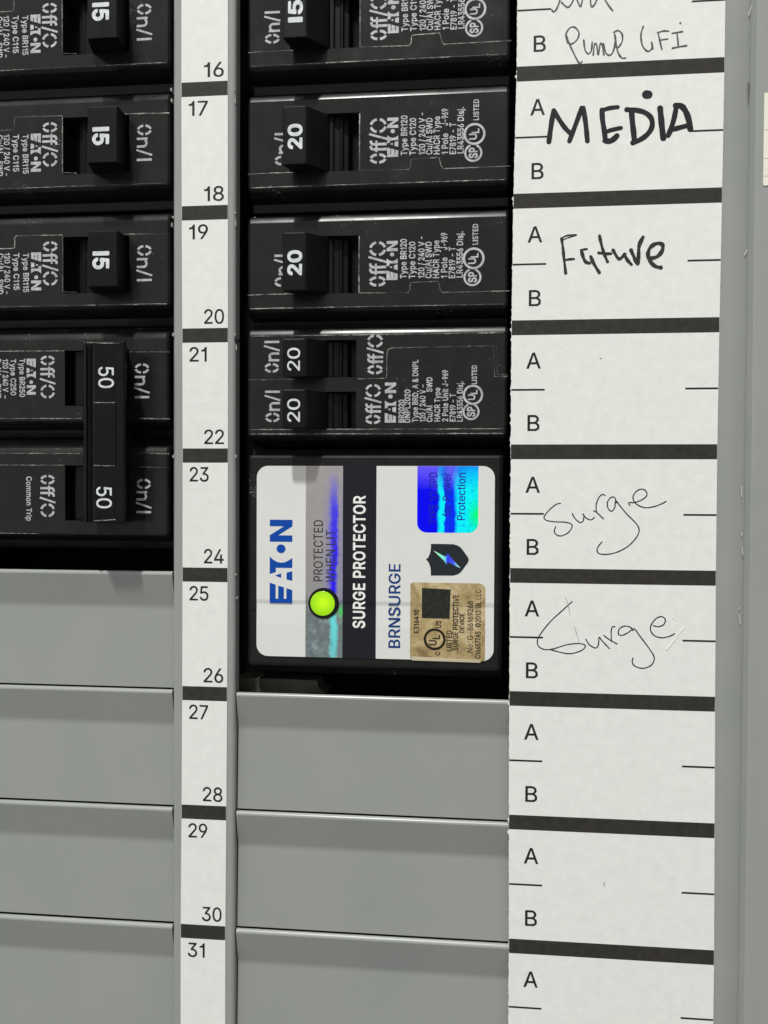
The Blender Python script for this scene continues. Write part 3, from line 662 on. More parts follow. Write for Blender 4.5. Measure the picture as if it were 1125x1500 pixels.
# dark box behind everything (open towards the viewer)
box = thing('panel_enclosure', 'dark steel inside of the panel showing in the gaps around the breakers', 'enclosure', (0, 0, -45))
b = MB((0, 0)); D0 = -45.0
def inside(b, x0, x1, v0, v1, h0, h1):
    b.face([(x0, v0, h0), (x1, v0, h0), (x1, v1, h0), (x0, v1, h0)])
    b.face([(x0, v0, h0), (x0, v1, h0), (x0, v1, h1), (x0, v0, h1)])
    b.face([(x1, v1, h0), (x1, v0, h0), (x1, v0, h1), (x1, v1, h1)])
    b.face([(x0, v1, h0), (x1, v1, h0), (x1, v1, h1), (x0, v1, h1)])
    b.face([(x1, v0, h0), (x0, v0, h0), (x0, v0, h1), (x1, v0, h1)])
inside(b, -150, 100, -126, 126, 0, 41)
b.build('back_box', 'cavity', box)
b = MB((0, 0))                  # dull metal stab showing below the surge module
p0, p1, p2, p3 = U(351, 1012, -13), U(480, 1012, -13), U(500, 988, -13), U(351, 988, -13)
b.slab([p0, p1, U(470, 1006, -13), U(466, 994, -13), U(420, 992, -13), U(351, 990, -13)], 28, 34)
b.build('bus_stab', 'bus', box)

cover = thing('panel_cover', 'grey steel breaker cover with the number strip and the handwritten circuit label', 'panel cover', (0, 0, 0))
def edge_prof(x0, x1, top, back, r, n=5):
    pts = [(x0, back), (x0, top - r)]
    pts += [(x0 + r - r * math.cos(math.pi / 2 * i / n), top - r + r * math.sin(math.pi / 2 * i / n)) for i in range(1, n + 1)]
    pts += [(x1 - r + r * math.sin(math.pi / 2 * i / n), top - r + r * math.cos(math.pi / 2 * i / n)) for i in range(n + 1)]
    pts += [(x1, back)]
    return pts
b = MB()
b.extrude_v(edge_prof(-61.95, -48.4, 0.45, -3.0, 0.9), VBOT, VTOP)
b.build('centre_rail', 'paint', cover)
b = MB()
prof = [(9.9, -3.0), (9.9, -0.8), (10.1, -0.3), (10.7, 0.0), (51.2, 0.0), (52.0, 0.01), (52.8, -0.06), (53.6, -0.20), (54.6, -0.44), (56.2, -0.90), (56.2, -3.0)]
b.extrude_v(prof, VBOT, VTOP)
b.build('side_plate', 'paint', cover)
b = MB()
b.extrude_v([(-150, -3), (-150, 0.0), (-118.5, 0.0), (-117.8, -0.6), (-117.8, -3)], VBOT, VTOP)
b.build('far_side_plate', 'paint', cover)
# ragged stubs left where the blanks were twisted out of the rail
b = MB()
rnd = random.Random(3)
def burr(px, py, sx, sy, hh):
    x, v = U(px, py, hh)
    pts = [(x + sx * math.cos(a) * rnd.uniform(0.5, 1.2), v + sy * math.sin(a) * rnd.uniform(0.5, 1.2)) for a in [2 * math.pi * k / 7 for k in range(7)]]
    b = MB()
    b.slab(pts, hh - 1.2, hh)
    b.build('burr', 'paint', cover)
for px, py, sx, sy in ((343, 131, .28, .35), (344.5, 148, .16, .9), (344, 312, .26, .3), (345, 327, .18, .8), (343.5, 490, .25, .3),
                       (346, 508, .18, .7), (345, 668, .3, .45), (344.5, 842, .25, .25), (346.5, 876, .18, .3),
                       (250.5, 131, .3, .4), (251, 147, .2, .6), (253, 318, .25, .3), (251.5, 329, .2, .6), (254, 490, .3, .4), (254, 668, .25, .4)):
    burr(px, py, sx, sy, 0.3)
b = MB()
x, v = U(348, 497.5, -0.2)
b.slab([(x - 0.6, v - .15), (x - .1, v - .42), (x + 0.42, v - 0.3), (x + 0.55, v + 0.05), (x + 0.3, v + 0.3), (x - 0.3, v + 0.32)], -1.0, 0.35)
b.build('black_nub', 'case', cover)

# the outer frame: a bright folded edge facing the label, then a flat flange
frame = thing('cover_frame', 'grey painted steel frame edge to the right of the handwritten label', 'frame', (0, 0, 0))
b = MB()
prof = [(55.35, -2.5), (55.35, -0.75), (55.42, -0.35), (56.15, 0.92), (56.32, 1.03), (57.3, 1.04), (58.4, 0.98), (59.2, 0.98),
        (64, 1.04), (82, 1.04), (82, -2.5)]
b.extrude_v(prof, VBOT, VTOP)
b.build('flange', 'gloss_paint', frame)
b = MB()
xa = U(1118.5, 205, 1.05)[0]
v0, v1 = U(1120, 272, 1.05)[1], U(1124, 136, 1.05)[1]
b.slab(rrect(xa, v0, xa + 14, v1, 0.25), 1.045, 1.14)
st = b.build('frame_sticker', 'sticker', frame)
st['label'] = 'cream paper sticker on the flange'
b = MB()
for py in (190, 232, 258):
    v = U(1120, py, 1.1)[1]
    b.poly([(xa + 0.1, v - .08), (xa + 12, v - .08), (xa + 12, v + .08), (xa + 0.1, v + .08)], 1.16)
b.build('sticker_lines', plain('pale_sticker_line', (0.5, 0.49, 0.42), 0.6), st)
b = MB()
for (xx, y0, y1, w) in ((1097.5, 122, 150, .30),):
    b.ribbon([U(1097.5, 120, 0.0), U(1097.0, 150, 0)], [0.34, 0.12], -0.28)
b.build('scuff', 'scuff', cover)
b = MB()
for q in (((1102, 7), (1096, 22)), ((1094, 366), (1090, 373)), ((1086, 713), (1086.5, 727)), ((1086, 780), (1086.5, 784)), ((1087, 802), (1088, 813)), ((1083, 889), (1083, 892)), ((1083, 900), (1084, 914))):
    b = MB()
    b.ribbon([U(*q[0], -0.2), U(*q[1], -0.2)], 0.16, -0.16)
    b.build('scratch', 'scrape', cover)

# ---- handwritten circuit label: a paper sheet with ragged left edge
def interp(tab, v):
    for (va, xa), (vb, xb) in zip(tab, tab[1:]):
        if vb <= v <= va:
            return xa + (xb - xa) * (va - v) / (va - vb)
    return tab[0][1] if v > tab[0][0] else tab[-1][1]
LEFT = [(89.0, 9.72), (63.4, 9.25), (37.8, 9.08), (12.6, 9.1), (-12.6, 9.15), (-37.8, 9.2), (-63.4, 9.3), (-89, 9.5)]
RIGHT_E = [(89, 50.31), (63.4, 50.15), (37.8, 49.95), (12.6, 49.82), (-12.6, 49.85), (-37.8, 50.0), (-63.4, 50.2), (-89, 50.4)]
PT = 0.22                       # paper lies this far above the cover
b = MB()
vs = [VTOP - 1 - 0.5 * i for i in range(int((VTOP - VBOT - 2) / 0.5))]
rag = random.Random(11)
row = []
for v in vs:
    near = min(abs(v - (q - 1.0)) for q in BAR_V)
    j = rag.gauss(0, 0.03) + (rag.choice([-0.35, 0.0, 0.1, -0.15]) if near < 2.2 and rag.random() < 0.35 else 0) + (rag.uniform(-.22, 0.05) if -20 < v < 30 and rag.random() < 0.3 else 0)
    row.append((interp(LEFT, v) + j, interp(RIGHT_E, v) + rag.gauss(0, 0.008), v))
for (xa, xb, va), (xc, xd, vb) in zip(row, row[1:]):
    b.face([(xc, vb, PT), (xd, vb, PT), (xb, va, PT), (xa, va, PT)])
    b.face([(xa, va, PT - .2), (xc, vb, PT - .2), (xc, vb, PT), (xa, va, PT)])
    b.face([(xd, vb, PT - .2), (xb, va, PT - .2), (xb, va, PT), (xd, vb, PT)])
paper = b.build('circuit_label', 'paper', cover)
for v in BAR_V:
    b = MB()
    b.face([(interp(LEFT, v) + 0.05, v - 1.5, PT + .01), (interp(RIGHT_E, v) - 0.03, v - 1.5, PT + .01),
            (interp(RIGHT_E, v) - 0.03, v + 1.5, PT + .01), (interp(LEFT, v) + 0.05, v + 1.5, PT + .01)])
    b.build('divider_bar', 'bar', paper)
for va, vb in zip(BAR_V, BAR_V[1:]):
    mid = (va + vb) / 2
    xl, xr = interp(LEFT, mid), interp(RIGHT_E, mid)
    b = MB()
    b.poly([(xl + 0.05, mid - .19), (xl + 6.75, mid - .19), (xl + 6.75, mid + .19), (xl + 0.05, mid + .19)], PT + .01)
    b.build('ruled_line', 'ink', paper)
    b = MB()
    b.poly([(xr - 6.4, mid - .19), (xr - 0.03, mid - .19), (xr - 0.03, mid + .19), (xr - 6.4, mid + .19)], PT + .01)
    b.build('ruled_line', 'ink', paper)
    for c, off in (('A', 6.75), ('B', 19.5)):
        k = off / 25.4 * (va - vb)
        b = MB()
        text(b, 'R', c, (xl + (3.0 if c == 'A' else 3.35), va - k - 1.66), (1, 0), (0, 1), 3.32, 2.95 if c == 'A' else 2.42, PT + .012)
        b.build('printed_letter', 'ink', paper)

def hand(name, mat, strokes, scale, ox, oy, width, pressure=0.12, seed=1):
    """Handwriting: strokes in enlarged photo coordinates, laid on the paper as ink."""
    rr = random.Random(seed)
    b = MB()
    for k, st in enumerate(strokes):
        w = width
        if isinstance(st[0], (int, float)):
            w, st = st[0], st[1:]
        pts = [U(ox + x / scale, oy + y / scale, PT) for x, y in st]
        sm = smooth_path(pts)
        ph = rr.uniform(0, 6)
        ww = [w * (1 + pressure * math.sin(ph + i * 0.7) + rr.uniform(-pressure, pressure) * 0.5) for i in range(len(sm))]
        b.ribbon(sm, ww, PT + 0.014 + 0.0015 * k, True, 0.002)
    return b.build(name, mat, paper)

MEDIA = [
    [1.03, (104, 380), (112, 320), (122, 250), (135, 182)], [0.96, (136, 184), (170, 240), (205, 290), (236, 322)],
    [0.96, (234, 376), (255, 320), (285, 240), (312, 165)], [0.98, (322, 165), (334, 240), (342, 310), (348, 375)],
    [0.89, (540, 160), (490, 166), (442, 180)], [1.03, (440, 178), (444, 240), (455, 310), (462, 370)],
    [0.86, (456, 325), (490, 308), (560, 292)], [1.14, (460, 372), (490, 376), (515, 362), (535, 342)],
    [1.10, (628, 195), (634, 260), (642, 330), (646, 378)], [1.03, (598, 176), (660, 180), (715, 196), (752, 230), (758, 280), (735, 325), (690, 362), (636, 386)],
    [1.18, (809, 168), (815, 230), (822, 300), (829, 356)], [1.01, (912, 152), (900, 220), (880, 290), (860, 340)],
    [1.18, (908, 150), (945, 155), (972, 190), (990, 240), (1000, 298)], [0.98, (885, 302), (940, 288), (1000, 272)],
    [1.74, (722, 80), (734, 81)]]
o = hand('handwriting', 'marker', MEDIA, 4.327, 780, 120, 0.86, 0.05, 2); o['label'] = 'MEDIA in thick black marker'
FUT = [[0.58, (218, 152), (228, 220), (236, 300), (249, 410)], [0.34, (216, 148), (262, 128), (325, 122)], [0.29, (230, 160), (280, 140), (330, 126)],
       [0.49, (240, 312), (280, 306), (312, 304)],
       [0.69, (366, 238), (378, 285), (398, 325), (428, 335)], [0.47, (366, 240), (385, 232), (408, 230)], [0.67, (436, 285), (460, 340), (500, 405)],
       [0.63, (502, 130), (515, 190), (535, 260), (562, 325)], [0.56, (496, 258), (540, 264), (588, 264)],
       [0.67, (604, 238), (640, 298), (665, 296), (692, 268)], [0.65, (686, 268), (710, 310), (742, 346)],
       [0.74, (738, 238), (765, 300), (788, 342)], [0.74, (792, 336), (795, 270), (800, 200), (828, 140)],
       [0.78, (885, 300), (935, 285), (972, 240), (972, 196), (930, 188), (885, 215), (865, 265), (880, 320), (920, 358), (960, 368)]]
o = hand('handwriting', 'marker_dry', FUT, 5.114, 780, 320, 0.55, 0.14, 3); o['label'] = 'Future in half dry marker'
SUR1 = [[(192, 270), (165, 275), (120, 310), (80, 360), (95, 385), (150, 395), (220, 398), (265, 410), (270, 435), (245, 470), (200, 492), (165, 485), (150, 460), (160, 428)],
        [(273, 338), (290, 370), (325, 400), (348, 388), (353, 350), (346, 343), (372, 372), (402, 382), (425, 365)],
        [(420, 320), (445, 335), (487, 375)], [(440, 330), (437, 280), (455, 230), (480, 208), (497, 215)],
        [(575, 265), (565, 230), (540, 228), (515, 260), (520, 305), (545, 322), (565, 295), (572, 252), (600, 285), (650, 345), (710, 405), (732, 450), (715, 500), (660, 560), (590, 600), (520, 618), (460, 615), (443, 590), (455, 560), (478, 533)],
        [(668, 282), (662, 264), (700, 263), (750, 245), (785, 215), (775, 180), (740, 172), (705, 195), (690, 235), (715, 275), (770, 298), (830, 292), (880, 275), (918, 255)]]
o = hand('handwriting', 'pen', SUR1, 4.6875, 780, 680, 0.235, 0.08, 4); o['label'] = 'thin pen Surge in the upper surge cell'
SUR2 = [[(272, 100), (200, 165), (120, 240), (50, 330), (33, 375), (45, 410), (90, 430), (150, 422), (240, 395), (320, 388), (362, 400), (345, 430), (290, 452), (240, 457), (180, 445), (120, 428)],
        [(367, 358), (390, 395), (430, 418), (452, 400), (457, 345), (475, 365), (505, 398), (528, 422)],
        [(490, 332), (530, 362), (580, 390)], [(543, 372), (540, 310), (547, 275), (566, 272)],
        [(692, 300), (670, 275), (630, 268), (595, 290), (592, 325), (620, 330), (660, 310), (698, 287), (740, 340), (800, 420), (835, 480), (825, 525), (790, 550), (745, 557), (700, 540), (685, 515), (690, 488)],
        [(830, 265), (862, 272), (900, 258), (912, 225), (890, 203), (850, 215), (815, 260), (812, 300), (840, 335), (890, 348), (940, 338), (978, 320)]]
o = hand('handwriting', 'pen', SUR2, 4.6875, 780, 860, 0.24, 0.08, 5); o['label'] = 'thin pen Surge in the lower surge cell'
hand('faint_mark', 'faint', [[0.12, (285, 268), (305, 325), (320, 382)], [0.11, (228, 70), (245, 125), (258, 190)]], 4.6875, 780, 860, 0.12, 0.2, 6)
PUMP = [[(240, 245), (228, 200), (250, 160), (280, 156), (303, 188), (292, 225), (262, 250), (240, 240)], [(232, 205), (245, 240), (268, 292), (303, 358), (320, 350)],
        [(330, 228), (338, 285), (358, 306), (374, 285), (378, 238)],
        [(384, 312), (392, 252), (404, 258), (412, 312), (424, 248), (436, 262), (444, 312)], [(442, 248), (455, 300), (480, 314), (500, 285), (512, 215)],
        [(500, 185), (525, 174), (548, 195), (548, 235), (525, 270), (508, 262)], [(506, 196), (522, 290), (545, 328), (567, 330)],
        [(668, 152), (655, 200), (664, 260), (694, 292), (718, 272), (715, 236), (722, 278)],
        [(752, 184), (762, 230), (774, 282)], [(750, 186), (785, 176), (812, 178)], [(764, 228), (806, 222)],
        [(832, 190), (890, 180)], [(860, 188), (868, 268)], [(834, 274), (872, 266), (914, 260)],
        [(148, 56), (160, 68), (176, 50), (192, 10), (200, -30)], [(205, 15), (238, 42), (262, 18), (278, -25)], [(285, -20), (310, 38), (322, 0), (330, -30)],
        [(368, -20), (372, 36), (392, 25), (412, -22)], [(440, -20), (470, 30), (495, 62)], [(878, 131), (881, 133)]]
o = hand('handwriting', 'pencil', PUMP, 3.879, 770, 0, 0.33, 0.16, 7); o['label'] = 'grey Pump GFI and the word above it'
hand('ink_speck', 'ink', [[0.12, (885, 1293), (885, 1298)]], 1.0, 0, 0, 0.12, 0.1, 8)
hand('ink_speck', 'ink', [[0.13, (879, 524.5), (881, 526)]], 1.0, 0, 0, 0.12, 0.1, 9)
# raised crease in the paper beside the lower pen entry
b = MB()
for pts, w, hh in (([(993, 930), (986, 940), (976, 952)], 0.7, 0.07), ([(1002, 920), (994, 928), (988, 932)], 0.6, 0.06), ([(985, 904), (990, 908)], 0.4, 0.06)):
    q = [U(x, y, PT) for x, y in pts]
    for (ax, av), (bx, bv) in zip(q, q[1:]):
        dx, dv = bx - ax, bv - av; d = math.hypot(dx, dv); nx, nv = -dv / d * w / 2, dx / d * w / 2
        for s in (1, -1):
            f = [(ax, av, PT + hh), (bx, bv, PT + hh), (bx + s * nx, bv + s * nv, PT + .004), (ax + s * nx, av + s * nv, PT + .004)]
            b.face(f if s < 0 else f[::-1])
b.build('paper_crease', 'paper', paper)

# ---- number strip on the centre rail
SLX = [(88.7, -60.02), (62.9, -59.93), (37.2, -59.8), (11.9, -59.72), (-13.4, -59.73), (-38.6, -59.78), (-64, -59.92), (-89.8, -60.1)]
SRX = [(88.7, -50.02), (62.9, -49.95), (37.2, -49.9), (11.9, -49.87), (-13.4, -49.9), (-38.6, -49.98), (-64, -50.12), (-89.8, -50.3)]
ST = 0.62
b = MB()
for va, vb in zip(vs[::2], vs[2::2]):
    a0, a1, c0, c1 = interp(SLX, va), interp(SRX, va), interp(SLX, vb), interp(SRX, vb)
    b.face([(c0, vb, ST), (c1, vb, ST), (a1, va, ST), (a0, va, ST)])
    b.face([(a0, va, ST - .16), (c0, vb, ST - .16), (c0, vb, ST), (a0, va, ST)])
    b.face([(c1, vb, ST - .16), (a1, va, ST - .16), (a1, va, ST), (c1, vb, ST)])
strip = b.build('number_strip', 'paper', cover)
for v in STRIP_V:
    b = MB()
    b.poly([(interp(SLX, v) + .04, v - 1.5), (interp(SRX, v) - .04, v - 1.5), (interp(SRX, v) - .04, v + 1.5), (interp(SLX, v) + .04, v + 1.5)], ST + .01)
    b.build('divider_bar', 'bar', strip)
for i, v in enumerate(STRIP_V):
    odd, even = 15 + 2 * i, 14 + 2 * i
    if odd <= 33:
        k = v - 3.95
        b = MB()
        text(b, 'R', str(odd), (interp(SLX, k) + 1.55, k - 1.58), (1, 0), (0, 1), 3.12, 3.75 if odd == 21 or odd == 31 else 4.15, ST + .012)
        b.build('printed_number', 'ink', strip)
    k = v + 3.95
    t_ = str(even)
    b = MB()
    text(b, 'R', t_, (interp(SRX, k) - 0.85 - 4.3, k - 1.58), (1, 0), (0, 1), 3.12, 4.3, ST + .012)
    b.build('printed_number', 'ink', strip)

# ================================================================== blank filler plates
def plate(name, label, x0, x1, v0, group):
    t_ = thing(name, label, 'filler plate', (x0, v0, 0), group)
    b = MB((x0, v0))
    n = 8; r = 0.72
    prof = [(v0 - 1.2, -1.5), (v0 - 0.25, -1.1), (v0 - 0.03, -0.9), (v0, -r)]
    prof += [(v0 - r + r * math.cos(math.pi / 2 * i / n), -r + r * math.sin(math.pi / 2 * i / n)) for i in range(1, n + 1)]
    prof += [(v0 - 0.95, -0.05), (v0 - 7.1, -1.58), (v0 - 7.5, -1.67), (v0 - 7.9, -1.72), (v0 - 8.3, -1.74), (v0 - 25.1, -1.05), (v0 - 25.16, -1.2), (v0 - 25.16, -5.0)]
    b.extrude_x(prof, x0, x1)
    b.build('plate', 'plate', t_)
    return t_
gp = 'grey blank filler plates'
for k, lab in enumerate(('grey blank filler plate left of numbers 25 and 26, just under the double breaker',
                         'grey blank filler plate left of numbers 27 and 28',
                         'grey blank filler plate left of numbers 29 and 30',
                         'grey blank filler plate left of number 31 at the bottom edge')):
    plate('filler_plate', lab, -117.2, -62.25, -12.85 - 25.42 * k, gp)
for k, lab in enumerate(('grey blank filler plate just below the surge protector, between 27 and a blank A row',
                         'middle grey blank filler plate right of numbers 29 and 30',
                         'grey blank filler plate right of number 31 at the bottom edge')):
    plate('filler_plate', lab, -48.15, 9.7, -38.4 - 25.4 * k, gp)

# ================================================================== breakers
L = 55.0
def case_mesh(b, half_face, half_nose, half_base, holes, length=L, hf=HF, nose_depth=2.2, depth=6.0, r=1.9):
    """Moulded case: narrow nose with rounded long edges on wider shoulders; holes are (a0, a1, b0, b1)."""
    n = 8
    cuts = sorted({c for q in holes for c in (q[2], q[3])}, reverse=True)
    rb = half_nose - half_face
    P = [(half_base, -20.0), (half_base, -7.6), (half_base - 0.25, -7.2), (half_nose + 0.15, -6.6), (half_nose, -6.3)]
    y, h, arc = half_face, hf, []
    for ang, ln in ((6, .10), (13, .12), (17, .28), (20, .32), (23, .34), (26, .32), (30, .26), (40, .26), (54, .30), (68, .36), (80, .5)):
        y += ln * math.cos(math.radians(ang)) * rb / 2.2; h -= ln * math.sin(math.radians(ang)) * nose_depth / 2.2
        arc.append((y, h))
    P += arc[::-1]
    j0 = len(P)
    P += [(half_face, hf)] + [(c, hf) for c in cuts] + [(-half_face, hf)]
    j1 = len(P) - 1
    low = [(-(half_face + 0.35), hf - 0.12), (-(half_face + 0.8), hf - 0.7), (-(half_nose - 0.25), hf - 2.4)]
    P += low + [(-half_nose, -6.3), (-half_nose - .15, -6.6), (-half_base + 0.25, -7.2), (-half_base, -7.6), (-half_base, -20.0)]
    acuts = sorted({c for q in holes for c in (q[0], q[1])})
    st = [0.0, 0.25, 0.7] + acuts + [length - 0.7, length - .25, length]
    drop = {0: (1.1, 0.35), 1: (0.35, 0.12), len(st) - 2: (0.35, 0.12), len(st) - 1: (1.1, 0.35)}
    def V(i, j):
        d, s = drop.get(i, (0, 0))
        y, h = P[j]
        if h > -6.5:
            h -= d * min(1.0, (h + 6.5) / 4); y -= math.copysign(min(s, abs(y)), y) if abs(y) > half_face - 0.01 else 0
        return (st[i], y, h)
    for i in range(len(st) - 1):
        for j in range(len(P) - 1):
            if j0 <= j < j1:
                ym = (P[j][0] + P[j + 1][0]) / 2; am = (st[i] + st[i + 1]) / 2
                if any(q[0] < am < q[1] and q[2] < ym < q[3] for q in holes):
                    continue
            b.face([V(i, j), V(i, j + 1), V(i + 1, j + 1), V(i + 1, j)])
    b.face([V(0, j) for j in range(len(P))][::-1])
    b.face([V(len(st) - 1, j) for j in range(len(P))])
    for a0, a1, b0, b1 in holes:
        z = hf - depth
        b.face([(a0, b0, z), (a1, b0, z), (a1, b1, z), (a0, b1, z)])
        b.face([(a0, b0, z), (a0, b1, z), (a0, b1, hf), (a0, b0, hf)])
        b.face([(a1, b1, z), (a1, b0, z), (a1, b0, hf), (a1, b1, hf)])
        b.face([(a0, b1, z), (a1, b1, z), (a1, b1, hf), (a0, b1, hf)])
        b.face([(a1, b0, z), (a0, b0, z), (a0, b0, hf), (a1, b0, hf)])

HT = 4.6                        # height of the handle tops
def handle_mesh(b, base, top, a0, a1):
    """Toggle: a wedge leaning towards ON, narrower at its top, on a ribbed rocker. base and top are its (b0, b1) widths."""
    prof = [(10.2, -7.0), (9.8, HF - 0.1), (a0, HT - 0.5), (a0 + 0.25, HT), (a1 - 0.2, HT), (a1 + 0.15, HT - 0.3), (17.3, HF + 0.2),
            (17.45, HF - 0.8), (18.3, HF - 0.9), (18.45, HF - 1.4), (19.6, HF - 1.55), (19.75, HF - 1.25), (20.2, HF - 1.3),
            (20.35, HF - 1.9), (21.4, HF - 2.2), (21.6, -7.0)]
    def w(h, k):
        s = min(max((h - HF) / (HT - HF), 0.0), 1.0)
        return base[k] + (top[k] - base[k]) * s
    lo = [(a, w(h, 0), h) for a, h in prof]; hi = [(a, w(h, 1), h) for a, h in prof]
    n = len(prof)
    for i in range(n - 1):
        b.face([lo[i], lo[i + 1], hi[i + 1], hi[i]])
    b.face(lo[::-1]); b.face(hi)

def seam(b, pts, w=0.15, h=HF):
    """Raised mould line along a case seam, or a painted edge highlight, with slightly uneven width."""
    rr = random.Random(len(pts) * 7 + int(pts[0][0] * 10))
    out = []
    for (x0, y0), (x1, y1) in zip(pts, pts[1:]):
        n = max(2, int(math.hypot(x1 - x0, y1 - y0) / 0.8))
        out += [(x0 + (x1 - x0) * i / n + rr.uniform(-.03, .03), y0 + (y1 - y0) * i / n + rr.uniform(-.03, .03)) for i in range(n)]
    out.append(pts[-1])
    b.ribbon(out, [w * rr.uniform(0.7, 1.6) for _ in out], h + 0.03, False, 0.0)

ROWS_R = [102.95, 77.5, 52.05, 26.95]
OXR, OXL = -46.45, -63.1
def lines(b, spec, up_left, h=HF + .016, cap=1.36):
    """Small print: (text, photo x of the line centre, photo y of its start and end)."""
    s = 1 if up_left else -1
    for t_, px, y0, y1 in spec:
        x, va = U(px, y0, HF); _, vb = U(px, y1, HF)
        text(b, 'B', t_, (x + s * cap / 2, va), (0, s), (-s, 0), cap, abs(vb - va), h)

def right_single(name, label, row, rating, on_shift):
    org = (OXR, ROWS_R[row])
    t_ = thing(name, label, 'circuit breaker', (org[0], org[1], 0), 'single breakers in the right column')
    ref = (OXR, ROWS_R[2])      # measured on the row beside "Future"
    b = MB(); case_mesh(b, 8.9, 10.7, 12.6, [(9.2, 23.8, -6.1, 5.95)]); b.build('case', 'case', t_, merge=True)
    b = MB()
    handle_mesh(b, (-6.0, 5.8), (U(430, 425.5, HT)[1] - ref[1], U(430, 340.5, HT)[1] - ref[1]), U(413, 385, HT)[0] - OXR, U(448, 385, HT)[0] - OXR)
    hd = b.build('handle', 'handle', t_, bevel=0.22)
    b = MB(ref)
    xb = U(442.5, 385, HT)[0]; va, vb = U(431, 403.5, HT)[1], U(431, 366.5, HT)[1]
    text(b, 'X', rating, (xb, va), UPW, LFT, 3.05, (vb - va) * (0.88 if rating[0] == 'I' else 1), HT + .02)
    b.build('rating_number', 'number', hd)
    b = MB(ref)
    q = [U(x, y, HF) for x, y in ((525.5, 429), (597.6, 429), (600.5, 424), (601, 414), (642, 412), (645, 424), (648, 428.6), (746, 426))]
    seam(b, q)
    seam(b, [U(363, 432.5, HF), U(398, 431, HF), U(432, 430.5, HF)])
    x, v = U(526.2, 345, HF); seam(b, [(x, v - 0.2), (x, U(526, 428.5, HF)[1])], 0.18)  # pale strip painting the highlight on the slot edge
    seam(b, [(OXR + 0.8, ref[1] - 8.95), (OXR + L - 1, ref[1] - 8.95)], 0.13, HF - .02)  # highlight along the lower face edge, painted as a pale line
    b.build('case_seam', 'seam', t_)
    b = MB(ref)
    x, va = U(409 + on_shift, 420, HF); vb = U(400, 373, HF)[1]
    stencil(b, 'on', (x, va), UPW, LFT, 3.25, vb - va, HF + .016)
    b.build('on_mark', 'print', t_)
    b = MB(ref)
    x, va = U(565.5, 419.5, HF); vb = U(553, 353.5, HF)[1]
    stencil(b, 'off', (x, va), UPW, LFT, 3.6, vb - va, HF + .016)
    b.build('off_mark', 'print', t_)
    b = MB(ref)
    x, va = U(582.3, 410, HF); vb = U(575, 352.5, HF)[1]
    logo(b, (x, va), UPW, LFT, U(582.3, 380, HF)[0] - U(566.2, 380, HF)[0], vb - va, HF + .016, True)
    n = rating.replace('I', '1')
    lines(b, [('Type BR1' + n, 590.8, 408, 350), ('Type C1' + n, 603.5, 408, 354), ('120 / 240 V', 617, 407.5, 354), ('-', 617, 350, 346.6),
              ('Cu/Al SWD', 627.5, 407.5, 354), ('HACR Type', 638.5, 407.5, 352), ('1 Pole', 650.5, 407.5, 377), ('J-969', 650.5, 366, 341),
              ('E7819 - T', 662, 407.5, 361.6), ('LR43556 Disj.', 673.3, 406.5, 339)], True)
    cert_marks(b, U(692, 406, HF), U(693.8, 378.4, HF), 1.85, 2.25, (U(696.3, 340, HF)[0], U(696, 358.5, HF)[1], U(696, 328, HF)[1], 1.15), HF + .016)
    b.build('printed_text', 'print', t_)
    return t_

single20 = right_single('circuit_breaker', 'black breaker with a white 20 on its handle beside the Future entry', 2, '20', 15)
single20.location.z = ROWS_R[2] * S
dup(single20, (OXR, ROWS_R[1], 0), 'black breaker with a white 20 on its handle beside the MEDIA entry')
right_single('circuit_breaker', 'black breaker with a white 15 on its handle beside the Pump GFI entry', 0, 'I5', 0)

